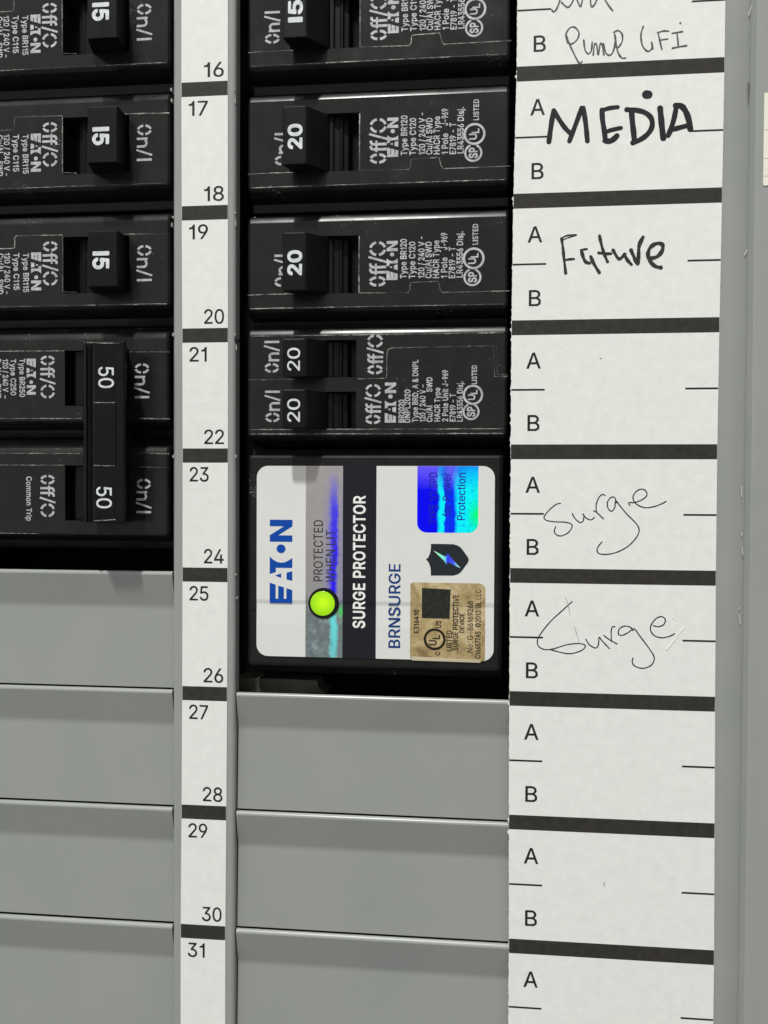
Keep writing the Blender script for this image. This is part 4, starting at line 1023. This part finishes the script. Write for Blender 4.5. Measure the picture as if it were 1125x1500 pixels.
# ---- tandem breaker (two narrow handles)
def tandem():
    org = (OXR, ROWS_R[3])
    t_ = thing('tandem_breaker', 'black tandem breaker with two small 20 handles above the white surge protector', 'circuit breaker', (org[0], org[1], 0))
    hs = []
    for y0, y1 in ((552.5, 497.5), (629.5, 573.5)):
        hs.append((U(523, y0, HF)[1] - org[1], U(523, y1, HF)[1] - org[1]))
    b = MB(); case_mesh(b, 10.4, 11.9, 12.6, [(9.2, 23.5, h0, h1) for h0, h1 in hs], nose_depth=1.8); b.build('case', 'case', t_, merge=True)
    for k, (h0, h1) in enumerate(hs):
        ty0, ty1 = ((552, 496), (627, 570.5))[k]
        b = MB(); handle_mesh(b, (h0 + 0.12, h1 - 0.1), (U(430, ty0, HT)[1] - org[1], U(430, ty1, HT)[1] - org[1]), U(412.5, 560, HT)[0] - OXR, U(448, 560, HT)[0] - OXR)
        hd = b.build('handle', 'tie', t_, bevel=0.2)
        b = MB(org)
        ya, yb = ((543, 509.5), (618, 584))[k]
        xb = U(439.5, ya, HT)[0]
        text(b, 'R', '20', (xb, U(430, ya, HT)[1]), UPW, LFT, 2.65, U(430, yb, HT)[1] - U(430, ya, HT)[1], HT + .02)
        b.build('rating_number', 'number', hd)
    b = MB(org)
    seam(b, [U(*q, HF) for q in ((364, 556.5), (400, 556), (432, 555.5))], 0.14)
    seam(b, [U(*q, HF) for q in ((524, 555), (566.5, 554), (566.8, 520), (568.5, 512), (574, 509.5), (723.5, 506.5), (724.5, 551), (744, 552))], 0.13)
    seam(b, [U(*q, HF) for q in ((727.5, 507), (728.5, 548), (744, 549.5))], 0.11)
    seam(b, [(OXR + 0.9, org[1] + 10.3), (OXR + L - 1, org[1] + 10.3)], 0.16)
    seam(b, [(OXR + 0.9, org[1] - 9.45), (OXR + L - 1, org[1] - 9.45)], 0.14)
    seam(b, [(OXR + 0.9, org[1] - 10.4), (OXR + L - 1, org[1] - 10.4)], 0.14, HF - .02)
    b.build('case_seam', 'seam', t_)
    b = MB(org)
    for ya, yb, xo in ((546, 499, 409), (618.5, 572, 410)):
        x, va = U(xo, ya, HF); stencil(b, 'on', (x, va), UPW, LFT, 3.2, U(xo, yb, HF)[1] - va, HF + .016)
    b.build('on_mark', 'print', t_)
    b = MB(org)
    for ya, yb, xo in ((548, 489.8, 561), (621, 562.5, 558)):
        x, va = U(xo, ya, HF); stencil(b, 'off', (x, va), UPW, LFT, 3.35, U(xo, yb, HF)[1] - va, HF + .016)
    b.build('off_mark', 'print', t_)
    b = MB(org)
    x, va = U(580, 619, HF); logo(b, (x, va), UPW, LFT, 2.35, U(572, 560, HF)[1] - va, HF + .016, True)
    lines(b, [('BR2020', 587.8, 619, 585.5), ('DNPL2020', 596.6, 619, 570.6), ('Type BRD, A & DNPL', 608, 618.4, 527), ('120 / 240 V', 619, 618, 571), ('-', 619, 567.5, 563.5),
              ('Cu/Al', 629, 618, 593.5), ('SWD', 629, 574, 552.5), ('HACR Type', 640.3, 617.5, 568), ('2 Pole Unit', 652, 617.5, 569.5), ('J-969', 652, 566, 542),
              ('E7819 - T', 663, 617.5, 576.5), ('LR43556 Disj.', 673.5, 617.5, 558.5)], True, cap=1.25)
    cert_marks(b, U(690, 603, HF), U(692.8, 578.3, HF), 1.75, 2.1, (U(694.8, 550, HF)[0], U(694, 562.5, HF)[1], U(694, 535, HF)[1], 1.1), HF + .016)
    b.build('printed_text', 'print', t_)
tandem()

# ---- left column singles: the same kind turned half round
ROW_L = [104.6, 79.05, 53.4]
def left_single(label, row):
    org = (OXL, ROW_L[row])
    t_ = thing('circuit_breaker', label, 'circuit breaker', (org[0], org[1], 0), 'single breakers in the left column', True)
    ref = (OXL, ROW_L[1])
    b = MB(); case_mesh(b, 8.85, 10.7, 12.6, [(9.2, 24.0, -6.3, 5.9)])
    b2 = MB()                   # half turn: rounded edge belongs on top again
    for f in b.f:
        b2.f.append([b2.vert(b.v[i][0] / S, -b.v[i][2] / S, -b.v[i][1] / S) for i in f][::-1])
    b2.build('case', 'case', t_, merge=True)
    b = MB()
    handle_mesh(b, (-5.85, 6.2), (ref[1] - U(150, 156, HT)[1], ref[1] - U(150, 238, HT)[1]), OXL - U(172, 200, HT)[0], OXL - U(128.5, 200, HT)[0])
    hd = b.build('handle', 'handle', t_, bevel=0.22)
    b = MB(ref, True)
    x0 = U(135.2, 200, HT)[0]; va, vb = U(148, 186, HT)[1], U(148, 212.5, HT)[1]
    text(b, 'X', 'I5', (x0, va), (0, -1), (1, 0), U(160, 200, HT)[0] - x0, va - vb, HT + .02)
    b.build('rating_number', 'number', hd)
    b = MB(ref, True)
    seam(b, [U(*q, HF) for q in ((21, 190), (21, 174), (24, 171.5), (91, 169.5))], 0.18)
    seam(b, [U(*q, HF) for q in ((-8, 191.5), (20, 190))], 0.16)
    seam(b, [U(*q, HF) for q in ((178, 170), (182, 167), (215, 166), (248, 165.5))], 0.16)
    seam(b, [U(*q, HF) for q in ((91.5, 170), (91.5, 252))], 0.14)
    seam(b, [U(*q, HF) for q in ((91.5, 253), (112, 253.5))], 0.12)
    seam(b, [(OXL - 0.9, ref[1] - 8.9), (OXL - L + 1, ref[1] - 8.9)], 0.11, HF - .02)  # lower edge highlight, again painted as a pale line
    b.build('case_seam', 'seam', t_)
    b = MB(ref, True)
    x, va = U(200.5, 182.5, HF); stencil(b, 'on', (x, va), (0, -1), (1, 0), 3.3, va - U(212, 236, HF)[1], HF + .016)
    b.build('on_mark', 'print', t_)
    b = MB(ref, True)
    x, va = U(62, 179.5, HF); stencil(b, 'off', (x, va), (0, -1), (1, 0), 3.45, va - U(73, 244.5, HF)[1], HF + .016)
    b.build('off_mark', 'print', t_)
    b = MB(ref, True)
    x, va = U(45, 196, HF); logo(b, (x, va), (0, -1), (1, 0), 2.3, va - U(52, 252, HF)[1], HF + .016, True)
    lines(b, [('Type BR115', 37.5, 197, 254.5), ('Type C115', 23.5, 197, 251.5), ('120 / 240 V', 10, 197, 250), ('-', 10, 253.5, 257.5), ('Cu/Al', 0, 198, 225), ('SWD', 0, 236, 258),
              ('HACR Type', -11, 198, 252), ('1 Pole', -23, 198, 228), ('J-969', -23, 238, 262), ('E7819 - T', -34, 198, 243), ('LR43556 Disj.', -45.5, 198, 264)], False)
    b.build('printed_text', 'print', t_)
    return t_
sl = left_single('black breaker with a white 15 handle left of numbers 17 and 18', 1)
dup(sl, (OXL, ROW_L[2], 0), 'black breaker with a white 15 handle left of numbers 19 and 20')
dup(sl, (OXL, ROW_L[0], 0), 'black breaker with a white 15 handle at the top edge, left of number 16')

# ---- double breaker with tied handles, left column
def double_pole():
    cv = [28.45, 3.75]
    org = (OXL - 0.35, 16.1)
    t_ = thing('double_pole_breaker', 'black double breaker whose two 50 handles are joined by one tall tie bar', 'circuit breaker', (org[0], org[1], 0), None, True)
    for c, y0, y1 in ((cv[0], 594.5, 513.6), (cv[1], 762.5, 681.6)):
        b = MB()
        e0, e1 = U(95, y0, HF)[1] - c, U(95, y1, HF)[1] - c
        case_mesh(b, 8.6, 10.4, 12.3, [(9.0, -(U(95, 600, HF)[0] - org[0]), e0, e1)])
        b2 = MB()
        off = c - org[1]
        # turn with the piece: mirror across its length so the rounded edge stays uppermost
        for f in b.f:
            pts = [(b.v[i][0] / S, b.v[i][2] / S, -b.v[i][1] / S) for i in f]
            b2.f.append([b2.vert(x, -(y + off), h) for x, y, h in pts][::-1])
        b2.build('pole_case', 'case', t_, merge=True)
    b = MB(org, True)               # rocker ribs of the two handles in their slots
    for y0, y1 in ((593, 515), (761, 683)):
        va, vb = U(110, y0, HF)[1], U(110, y1, HF)[1]
        b.extrude_v([(U(107, y0, -3)[0], -7.0), (U(107.5, y0, -3)[0], -3.6), (U(111, y0, -3)[0], -3.2), (U(112, y0, -3)[0], -2.6), (U(118, y0, -3)[0], -2.3), (U(124, y0, -3)[0], -2.2), (U(150, y0, -3)[0], -2.2), (U(150, y0, -3)[0], -7.0)], va, vb)
    b.build('handle_rocker', 'tie', t_)
    # tie bar
    b = MB(org, True)
    T_ = 6.8
    xs = lambda px, h: U(px, 630, h)[0]
    v1, v0 = U(150, 499.8, T_)[1], U(150, 766, T_)[1]
    prof = [(xs(123, 4.4), -3.0), (xs(121.5, 4.4), 4.4), (xs(123.5, 5.4), 5.4), (xs(126.5, 5.7), 5.7), (xs(128, 5.0), 5.0), (xs(133, 5.0), 5.0), (xs(136, 6.4), 6.4),
            (xs(138, T_), T_), (xs(181, T_), T_), (xs(184, T_ - .6), T_ - 0.7), (xs(187, HF), HF), (xs(187, HF), -3.0)]
    b.extrude_v(prof, v0, v1)
    tie = b.build('handle_tie', 'tie', t_, bevel=0.25)
    b = MB(org, True)
    for y0, y1, hh in ((682, 590, 0.22),):
        b.slab(rrect(xs(138.6, T_), U(150, y0, T_)[1], xs(169.5, T_), U(150, y1, T_)[1], 0.25, 3), T_ - .5, T_ + hh)
    for y0, y1 in ((588.5, 507.5), (762, 684)):
        b.slab(rrect(xs(138.6, T_), U(150, y0, T_)[1], xs(168.5, T_), U(150, y1, T_)[1], 0.2, 3), T_ - .5, T_ + 0.06)
    b.build('tie_inset', 'tie', tie, bevel=0.06, segs=1)
    for (ya, yb, xo) in ((537.5, 568.5, 144.3), (713, 744.5, 141.3)):
        b = MB(org, True)
        x, va = U(xo, ya, T_); text(b, 'R', '50', (x, va), (0, -1), (1, 0), U(xo + 22.8, ya, T_)[0] - x, va - U(xo, yb, T_)[1], T_ + .1)
        b.build('rating_number', 'number', tie)
    b = MB(org, True)
    for pts in (((138, 590), (169, 590)), ((138, 682), (169, 682.5)), ((138, 763), (170, 761)), ((127, 502), (176, 503.5))):  # the last strip paints the highlight on the top lip
        seam(b, [U(*q, T_) for q in pts], 0.15, T_ + 0.26)
    b.build('tie_edge', 'seam', tie)
    b = MB(org, True)
    seam(b, [U(*q, HF) for q in ((-5, 613), (119, 613))], 0.14)
    seam(b, [U(*q, HF) for q in ((205, 613), (249, 613.5))], 0.16)
    seam(b, [U(*q, HF) for q in ((190, 515.5), (248, 515.5))], 0.12)
    seam(b, [U(*q, HF) for q in ((0, 514.5), (94, 514))], 0.09)
    seam(b, [U(*q, HF) for q in ((0, 681), (95, 681.5))], 0.10)
    seam(b, [U(*q, HF) for q in ((205, 684), (248, 685))], 0.12)
    seam(b, [U(*q, HF) for q in ((0, 781), (60, 781.5))], 0.12)
    seam(b, [U(*q, HF - .4) for q in ((205, 663.5), (249, 665))], 0.2)
    seam(b, [U(*q, HF - .4) for q in ((-5, 664), (118, 664.5))], 0.14)
    b.build('case_seam', 'seam', t_)
    b = MB(org, True)
    for ya, yb, xo in ((532, 583.8, 197.3), (701, 752, 200)):
        x, va = U(xo, ya, HF); stencil(b, 'on', (x, va), (0, -1), (1, 0), 3.25, va - U(xo, yb, HF)[1], HF + .016)
    b.build('on_mark', 'print', t_)
    b = MB(org, True)
    for ya, yb, xo in ((521, 584, 59), (695.5, 757.5, 59)):
        x, va = U(xo, ya, HF); stencil(b, 'off', (x, va), (0, -1), (1, 0), 3.35, va - U(xo, yb, HF)[1], HF + .016)
    b.build('off_mark', 'print', t_)
    b = MB(org, True)
    x, va = U(39, 525.5, HF); logo(b, (x, va), (0, -1), (1, 0), 2.1, va - U(45, 578.5, HF)[1], HF + .016, True)
    lines(b, [('Type BR250', 32.5, 525.5, 581.5), ('Type C250', 19.5, 526, 579), ('120 / 240 V', 8, 526, 574), ('-', 8, 579, 584), ('Cu/Al', -2.5, 525, 550), ('SWD', -2.5, 562, 584),
              ('Common Trip', 42.5, 698, 763)], False, cap=1.3)
    b.build('printed_text', 'print', t_)
double_pole()

# ================================================================== surge protector
def surge():
    org = (-46.3, -10.6)
    t_ = thing('surge_protector', 'black surge protector module with a white and silver label and a lit green lamp', 'surge protector', (org[0], org[1], 0))
    x0, x1 = -46.35, 7.9
    v1, v0 = 12.1, -33.0
    b = MB(org)
    prof = [(13.6, -20), (13.6, -7.5), (v1 + .2, -7.0), (v1, -6.5), (v1, HF - .55), (v1 - .1, HF - .3), (v1 - .3, HF - .1), (v1 - .55, HF),
            (-20.95, HF), (-21.05, HF - .14), (-21.15, HF), (v0 + .9, HF), (v0 + .4, HF - .15), (v0 + .1, HF - .5), (v0, HF - 1.0), (v0 - .4, -6.4), (v0 - 2.2, -7.0), (v0 - 2.4, -20)]
    st = [x0, x0 + 0.35, x0 + 1.0, x1 - 1.0, x1 - .35, x1]
    dr = [1.4, 0.45, 0, 0, 0.45, 1.4]
    for i in range(5):
        for j in range(len(prof) - 1):
            def V(i, j):
                v, h = prof[j]; return (st[i], v, h - (dr[i] if h > -4 else 0))
            b.face([V(i, j), V(i, j + 1), V(i + 1, j + 1), V(i + 1, j)])
    b.face([(x0, v, h - (1.4 if h > -4 else 0)) for v, h in prof][::-1])
    b.face([(x1, v, h - (1.4 if h > -4 else 0)) for v, h in prof])
    b.build('case', 'surge', t_, merge=True)
    # the label follows the shallow step between the two case halves
    lx0, lx1 = U(376.3, 820, HF)[0], U(724, 820, HF)[0]
    lv1, lv0 = U(550, 682.6, HF)[1], U(550, 964.5, HF)[1]
    vc = U(550, 887, HF)[1]
    R_ = 2.45
    def crease(v):
        d = v - vc
        if d >= 0.9 or d <= -4.5:
            return 0.0
        return -0.15 * (1 - d / 0.9) if d > 0 else -0.15 * (1 + d / 4.5)
    def sheet(name, mat, xa, xb, va, vb, h, parent, r=(0, 0, 0, 0), thick=0.0):
        """Flat sheet with rounded corners r = (bottom left, bottom right, top right, top left)."""
        b = MB(org)
        q = {va, vb, vc - 4.5, vc, vc + .9}
        for k in range(9):
            for rr in r:
                if rr:
                    q.add(va + rr * (1 - math.cos(math.pi / 2 * k / 8))); q.add(vb - rr * (1 - math.cos(math.pi / 2 * k / 8)))
        q = sorted(v for v in q if va - 1e-9 <= v <= vb + 1e-9)
        def inset(v, rb, rt):
            if rb and v < va + rb:
                d = va + rb - v; return rb - math.sqrt(max(rb * rb - d * d, 0))
            if rt and v > vb - rt:
                d = v - (vb - rt); return rt - math.sqrt(max(rt * rt - d * d, 0))
            return 0.0
        for a, c in zip(q, q[1:]):
            if c - a < 1e-6:
                continue
            l0, r0, l1, r1 = xa + inset(a, r[0], r[3]), xb - inset(a, r[1], r[2]), xa + inset(c, r[0], r[3]), xb - inset(c, r[1], r[2])
            ha, hc = h + crease(a), h + crease(c)
            b.face([(l0, a, ha), (r0, a, ha), (r1, c, hc), (l1, c, hc)])
            if thick:
                b.face([(l1, c, hc - thick), (l0, a, ha - thick), (l0, a, ha), (l1, c, hc)])
                b.face([(r0, a, ha - thick), (r1, c, hc - thick), (r1, c, hc), (r0, a, ha)])
        return b.build(name, mat, parent)
    H0 = HF + 0.20
    lab = sheet('label', 'slabel', lx0, lx1, lv0, lv1, H0, t_, (R_,) * 4, 0.19)
    X = lambda px: U(px, 820, H0)[0]
    Vv = lambda py: U(560, py, H0)[1]
    # silver foil band, its coloured glints painted into the base colour
    mat, t, p = nt('silver_foil')
    u = norm_coord(t, X(447.7) - org[0], X(502) - org[0], 'X')
    w = norm_coord(t, lv0 - org[1], lv1 - org[1], 'Z')
    nz = noise_tex(t, 420.0, 5.0, 0.7)
    nl = noise_tex(t, 150.0, 3.0, 0.5)
    base = ramp(t, w, [(0.0, (0.20, 0.25, 0.26)), (0.24, (0.20, 0.235, 0.24)), (0.32, (0.33, 0.32, 0.32)), (1.0, (0.40, 0.37, 0.36))])
    gr = ramp(t, nz.outputs['Fac'], [(0.34, (0.62, 0.62, 0.62)), (0.55, (1.0, 1.0, 1.0)), (0.72, (2.1, 2.15, 2.15))])
    mm = nd(t, 'ShaderNodeMix', data_type='RGBA', blend_type='MULTIPLY')
    lowmask = ramp(t, w, [(0.22, (1, 1, 1)), (0.36, (0.18, 0.18, 0.18))])
    t.links.new(lowmask.outputs[0], mm.inputs['Factor'])
    t.links.new(base.outputs[0], mm.inputs['A']); t.links.new(gr.outputs[0], mm.inputs['B'])
    uu = madd(t, madd(t, u, nl.outputs['Fac'], 0.12), nz.outputs['Fac'], 0.24)
    bl = ramp(t, uu, [(0.42, (0, 0, 0)), (0.60, (0.16, 0.16, 0.16)), (0.71, (1, 1, 1)), (0.81, (1, 1, 1)), (0.90, (0.12, 0.12, 0.12))])
    blw = ramp(t, w, [(0.24, (0, 0, 0)), (0.28, (1, 1, 1)), (0.55, (0.95, 0.95, 0.95)), (0.78, (0.85, 0.85, 0.85)), (0.97, (0.05, 0.05, 0.05))])
    c1 = mixc(t, mul(t, bl.outputs[0], blw.outputs[0]), mm.outputs['Result'], (0.015, 0.0, 0.98))
    cy = ramp(t, uu, [(0.62, (0, 0, 0)), (0.71, (1, 1, 1)), (0.79, (1, 1, 1)), (0.88, (0, 0, 0))])
    cyw = ramp(t, w, [(0.0, (0.7, 0.7, 0.7)), (0.16, (1, 1, 1)), (0.23, (0.9, 0.9, 0.9)), (0.27, (0, 0, 0))])
    c2 = mixc(t, mul(t, cy.outputs[0], cyw.outputs[0]), c1, (0.16, 0.80, 0.82))
    gn = ramp(t, uu, [(0.84, (0, 0, 0)), (0.97, (1, 1, 1))])
    gnw = ramp(t, w, [(0.20, (0, 0, 0)), (0.245, (1, 1, 1)), (0.29, (0, 0, 0))])
    c3 = mixc(t, mul(t, gn.outputs[0], gnw.outputs[0]), c2, (0.05, 0.70, 0.12))
    t.links.new(c3, p.inputs['Base Color'])
    p.inputs['Metallic'].default_value = 0.35
    p.inputs['Roughness'].default_value = 0.38
    bump(t, p, nz.outputs['Fac'], 0.25, 0.00006)
    # the object origin of these children is the module's corner
    sheet('silver_band', mat, X(447.7), X(502), lv0, lv1, H0 + .012, lab)
    sheet('dark_band', 'navy', X(502), X(551), lv0, lv1, H0 + .012, lab)
    # holographic patch, its shifting iridescence painted as fixed colour
    mat, t, p = nt('hologram_foil')
    u = norm_coord(t, X(610.7) - org[0], X(700) - org[0], 'X')
    w = norm_coord(t, Vv(779.5) - org[1], lv1 - org[1], 'Z')
    nz = noise_tex(t, 800.0, 5.0, 0.7)
    nl = noise_tex(t, 210.0, 3.0, 0.55)
    uu = madd(t, madd(t, u, nl.outputs['Fac'], 0.20), nz.outputs['Fac'], 0.045)
    B_, C_ = (0.0, 0.0, 0.88), (0.0, 0.86, 1.0)
    rp = ramp(t, uu, [(0.0, B_), (0.335, (0.0, 0.0, 0.84)), (0.36, (0.0, 0.50, 0.95)), (0.38, C_), (0.435, (0.0, 0.84, 0.92)), (0.455, (0.0, 0.03, 0.84)),
                      (0.60, (0.0, 0.02, 0.86)), (0.635, (0.0, 0.45, 0.95)), (0.67, C_), (0.90, (0.0, 0.90, 0.95)), (1.0, (0.0, 0.88, 0.75))])
    fl = noise_tex(t, 620.0, 4.0, 0.65, 2.0)
    flr = ramp(t, fl.outputs['Fac'], [(0.52, (0, 0, 0)), (0.66, (1, 1, 1))])
    flm = ramp(t, uu, [(0.60, (0, 0, 0)), (0.72, (0.75, 0.75, 0.75))])
    rp2 = mixc(t, mul(t, flr.outputs[0], flm.outputs[0]), rp.outputs[0], (0.0, 0.28, 0.82))
    top = ramp(t, madd(t, w, nl.outputs['Fac'], 0.30), [(0.62, (0, 0, 0)), (0.98, (0.85, 0.85, 0.85))])
    topc = ramp(t, u, [(0.0, (0.13, 0.09, 0.92)), (0.30, (0.14, 0.10, 0.95)), (0.40, (0.0, 0.15, 0.80)), (0.55, (0.15, 0.12, 0.92)), (0.70, (0.0, 0.14, 0.90)), (1.0, (0.0, 0.22, 0.95))])
    c1 = mixc(t, top.outputs[0], rp2, topc.outputs[0])
    gu = ramp(t, uu, [(0.82, (0, 0, 0)), (0.97, (1, 1, 1))])
    gw = ramp(t, w, [(0.08, (0.3, 0.3, 0.3)), (0.28, (1, 1, 1)), (0.52, (0, 0, 0))])
    c2 = mixc(t, mul(t, gu.outputs[0], gw.outputs[0]), c1, (0.0, 0.95, 0.14))
    t.links.new(c2, p.inputs['Base Color'])
    p.inputs['Metallic'].default_value = 0.0
    p.inputs['Roughness'].default_value = 0.3
    p.inputs['Specular IOR Level'].default_value = 0.12
    holo = sheet('hologram_patch', mat, X(610.7), X(700), Vv(779.5), lv1 - 0.03, H0 + .012, lab, (2.0, 2.0, 0, 0))
    # gold approval seal
    mat, t, p = nt('gold_seal_foil')
    nz = noise_tex(t, 160.0, 4.0, 0.6, 1.5)
    nf = noise_tex(t, 1500.0, 3.0, 0.6)
    cA = ramp(t, nz.outputs['Fac'], [(0.30, (0.36, 0.26, 0.115)), (0.5, (0.66, 0.505, 0.25)), (0.70, (0.92, 0.76, 0.47))])
    cB = ramp(t, nf.outputs['Fac'], [(0.3, (0.86, 0.86, 0.86)), (0.7, (1.08, 1.08, 1.08))])
    mm = nd(t, 'ShaderNodeMix', data_type='RGBA', blend_type='MULTIPLY'); mm.inputs['Factor'].default_value = 1.0
    t.links.new(cA.outputs[0], mm.inputs['A']); t.links.new(cB.outputs[0], mm.inputs['B'])
    t.links.new(mm.outputs['Result'], p.inputs['Base Color'])
    p.inputs['Metallic'].default_value = 0.7; p.inputs['Roughness'].default_value = 0.30
    bump(t, p, nz.outputs['Fac'], 0.5, 0.0003)
    sheet('gold_seal', mat, X(601.3), X(711.3), Vv(965), Vv(852.5), H0 + .03, lab, (0.7, 0.5, 1.3, 0.6), 0.015)
    b = MB(org)                 # bottom fold of the seal; the light on it is painted as paler gold
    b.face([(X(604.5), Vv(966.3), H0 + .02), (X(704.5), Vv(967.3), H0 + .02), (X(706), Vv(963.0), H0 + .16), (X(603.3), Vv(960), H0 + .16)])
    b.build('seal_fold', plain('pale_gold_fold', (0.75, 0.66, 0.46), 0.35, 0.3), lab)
    b = MB(org)
    b.slab([(X(618.5), Vv(904)), (X(659), Vv(904.5)), (X(660.5), Vv(862)), (X(618.3), Vv(860.3))], H0 + .032, H0 + .05)
    b.build('dark_square', 'block', lab)
    # printing
    HP = H0 + 0.03
    def T(b, font, s, xbase, ya, yb, cap, h=HP, track=0.0):
        va = Vv(ya)
        text(b, font, s, (X(xbase), va), UPW, LFT, (X(xbase) - X(xbase - cap)), Vv(yb) - va, h, track)
    b = MB(org); logo(b, (X(428.2), Vv(886)), UPW, LFT, X(428.2) - X(395.2), Vv(761.7) - Vv(886), HP)
    b.build('maker_mark', 'blue', lab)
    b = MB(org); T(b, 'R', 'PROTECTED', 473, 852.8, 762.5, 13.8); T(b, 'R', 'WHEN LIT', 491, 854.0, 777, 13.8)
    b.build('foil_text', 'foil_ink', lab)
    b = MB(org); T(b, 'B', 'SURGE PROTECTOR', 535.3, 920.8, 726.3, 18.3)
    b.build('title_text', 'white_ink', lab)
    b = MB(org); T(b, 'R', 'BRNSURGE', 587, 948.8, 826.3, 17.6); T(b, 'R', 'BRNSURGE', 586.6, 948.3, 825.8, 17.0, HP + .004)
    b.build('type_text', 'dblue', lab)
    b = MB(org)
    T(b, 'R', 'TYPE 1/2 SPD', 640.5, 767, 692, 12.5); T(b, 'R', 'for Power', 659.5, 756, 692.5, 11.5); T(b, 'R', 'Protection', 681, 761, 692.5, 12)
    b.build('hologram_text', 'holo_ink', lab)
    # shield with bolt
    b = MB(org)
    z = lambda x, y: (X(550 + x / 5.357), Vv(660 + y / 5.357))
    sh = smooth_path([(395, 850), (412, 836), (426, 806), (434, 768), (435, 728)], 4)
    sh = [q for q in sh] + smooth_path([(435, 728), (540, 728), (612, 729)], 2)[1:] + smooth_path([(612, 729), (660, 748), (700, 795), (732, 850), (700, 905), (660, 954), (612, 973)], 5)[1:]
    sh += smooth_path([(612, 973), (540, 974), (435, 975)], 2)[1:] + smooth_path([(435, 975), (434, 932), (426, 894), (412, 866), (395, 850)], 4)[1:-1]
    b.polyfan([[z(*q) for q in sh[::-1]]], HP)
    b.build('shield_emblem', 'shield', lab)
    mat, t, p = nt('bolt_foil')
    u = norm_coord(t, X(635) - org[0], X(675) - org[0], 'X')
    rr = ramp(t, u, [(0.0, (0.75, 0.95, 0.80)), (0.22, (0.25, 0.90, 0.55)), (0.40, (0.20, 0.80, 0.80)), (0.50, (0.02, 0.03, 0.85)), (0.74, (0.05, 0.08, 0.85)), (0.88, (0.25, 0.75, 0.90)), (1.0, (0.75, 0.92, 0.92))])
    t.links.new(rr.outputs[0], p.inputs['Base Color']); p.inputs['Roughness'].default_value = 0.3
    b = MB(org)
    b.polyfan([[z(*q) for q in ((455, 780), (548, 827), (568, 803), (585, 826), (668, 915), (566, 868), (557, 888), (538, 858))][::-1]], HP + .012)
    b.build('bolt_emblem', mat, lab)
    # seal print
    b = MB(org); HS = H0 + 0.05
    T(b, 'B', 'E316410', 614.2, 926.5, 892.2, 7.6, HS)
    ring(b, (X(637.4), Vv(934.8)), 2.3, 1.78, HS)
    T(b, 'B', 'U', 640.5, 943.5, 936.0, 11.5, HS); T(b, 'B', 'L', 645.5, 934.5, 928.5, 11.5, HS)
    T(b, 'B', 'C', 645.3, 958.3, 952.8, 7.0, HS); T(b, 'B', 'US', 646.8, 918, 907.5, 8, HS)
    T(b, 'B', 'LISTED', 662.8, 951.6, 921.5, 8.2, HS); T(b, 'B', 'SURGE PROTECTIVE', 672, 950.8, 869.3, 8.4, HS); T(b, 'B', 'DEVICE', 681, 924.5, 896.3, 7.4, HS)
    T(b, 'R', 'No: G-86169268', 693.5, 952.5, 878, 8.4, HS)
    T(b, 'B', 'C166577A5', 705, 961, 922, 8.2, HS); T(b, 'R', '©2013 UL LLC', 705, 916, 861.5, 8.2, HS)
    b.build('seal_text', 'seal_ink', lab)
    # indicator lamp
    c = (X(474.4), Vv(885.2)); rad = X(496.8) - X(474.4)
    b = MB(org)
    n = 40
    rings = [(rad * 1.0, H0 + .02), (rad * 1.0, H0 + .10), (rad * 0.93, H0 + .16), (rad * 0.86, H0 + .12)]
    for (ra_, ha), (rb_, hb) in zip(rings, rings[1:]):
        for k in range(n):
            a, d = 2 * math.pi * k / n, 2 * math.pi * (k + 1) / n
            b.face([(c[0] + ra_ * math.cos(a), c[1] + ra_ * math.sin(a), ha), (c[0] + ra_ * math.cos(d), c[1] + ra_ * math.sin(d), ha),
                    (c[0] + rb_ * math.cos(d), c[1] + rb_ * math.sin(d), hb), (c[0] + rb_ * math.cos(a), c[1] + rb_ * math.sin(a), hb)])
    b.poly(arc_pts(c[0], c[1], rad * 0.86, 0, 2 * math.pi * (n - 1) / n, n - 1), H0 + .12)
    rim = b.build('lamp_rim', 'rim', t_)
    b = MB(org)
    c2 = (X(472.9), Vv(885.4)); rl = X(490.8) - X(472.9)
    pr = [(rl, H0 + .13), (rl * .97, H0 + .20), (rl * 0.85, H0 + .26), (rl * 0.6, H0 + .30), (rl * 0.3, H0 + .32), (0.001, H0 + .325)]
    for (ra_, ha), (rb_, hb) in zip(pr, pr[1:]):
        for k in range(n):
            a, d = 2 * math.pi * k / n, 2 * math.pi * (k + 1) / n
            b.face([(c2[0] + ra_ * math.cos(a), c2[1] + ra_ * math.sin(a), ha), (c2[0] + ra_ * math.cos(d), c2[1] + ra_ * math.sin(d), ha),
                    (c2[0] + rb_ * math.cos(d), c2[1] + rb_ * math.sin(d), hb), (c2[0] + rb_ * math.cos(a), c2[1] + rb_ * math.sin(a), hb)])
    mat, t, p = nt('lit_green_lamp')
    co = nd(t, 'ShaderNodeTexCoord'); vm = nd(t, 'ShaderNodeVectorMath', operation='DISTANCE')
    t.links.new(co.outputs['Object'], vm.inputs[0])
    vm.inputs[1].default_value = ((c2[0] - org[0] + 0.15) * S, -(H0 + .3) * S, (c2[1] - org[1] + 0.25) * S)
    rr = ramp(t, vm.outputs['Value'], [(0.0, (0.58, 1.0, 0.0)), (0.0014, (0.50, 1.0, 0.0)), (0.0022, (0.38, 0.88, 0.0)), (0.0028, (0.16, 0.48, 0.0))])
    t.links.new(rr.outputs[0], p.inputs['Emission Color'])
    p.inputs['Emission Strength'].default_value = 1.0
    p.inputs['Base Color'].default_value = (0.02, 0.05, 0.0, 1)
    p.inputs['Roughness'].default_value = 0.12
    b.build('indicator_lamp', mat, t_, merge=True, smooth=True)
surge()
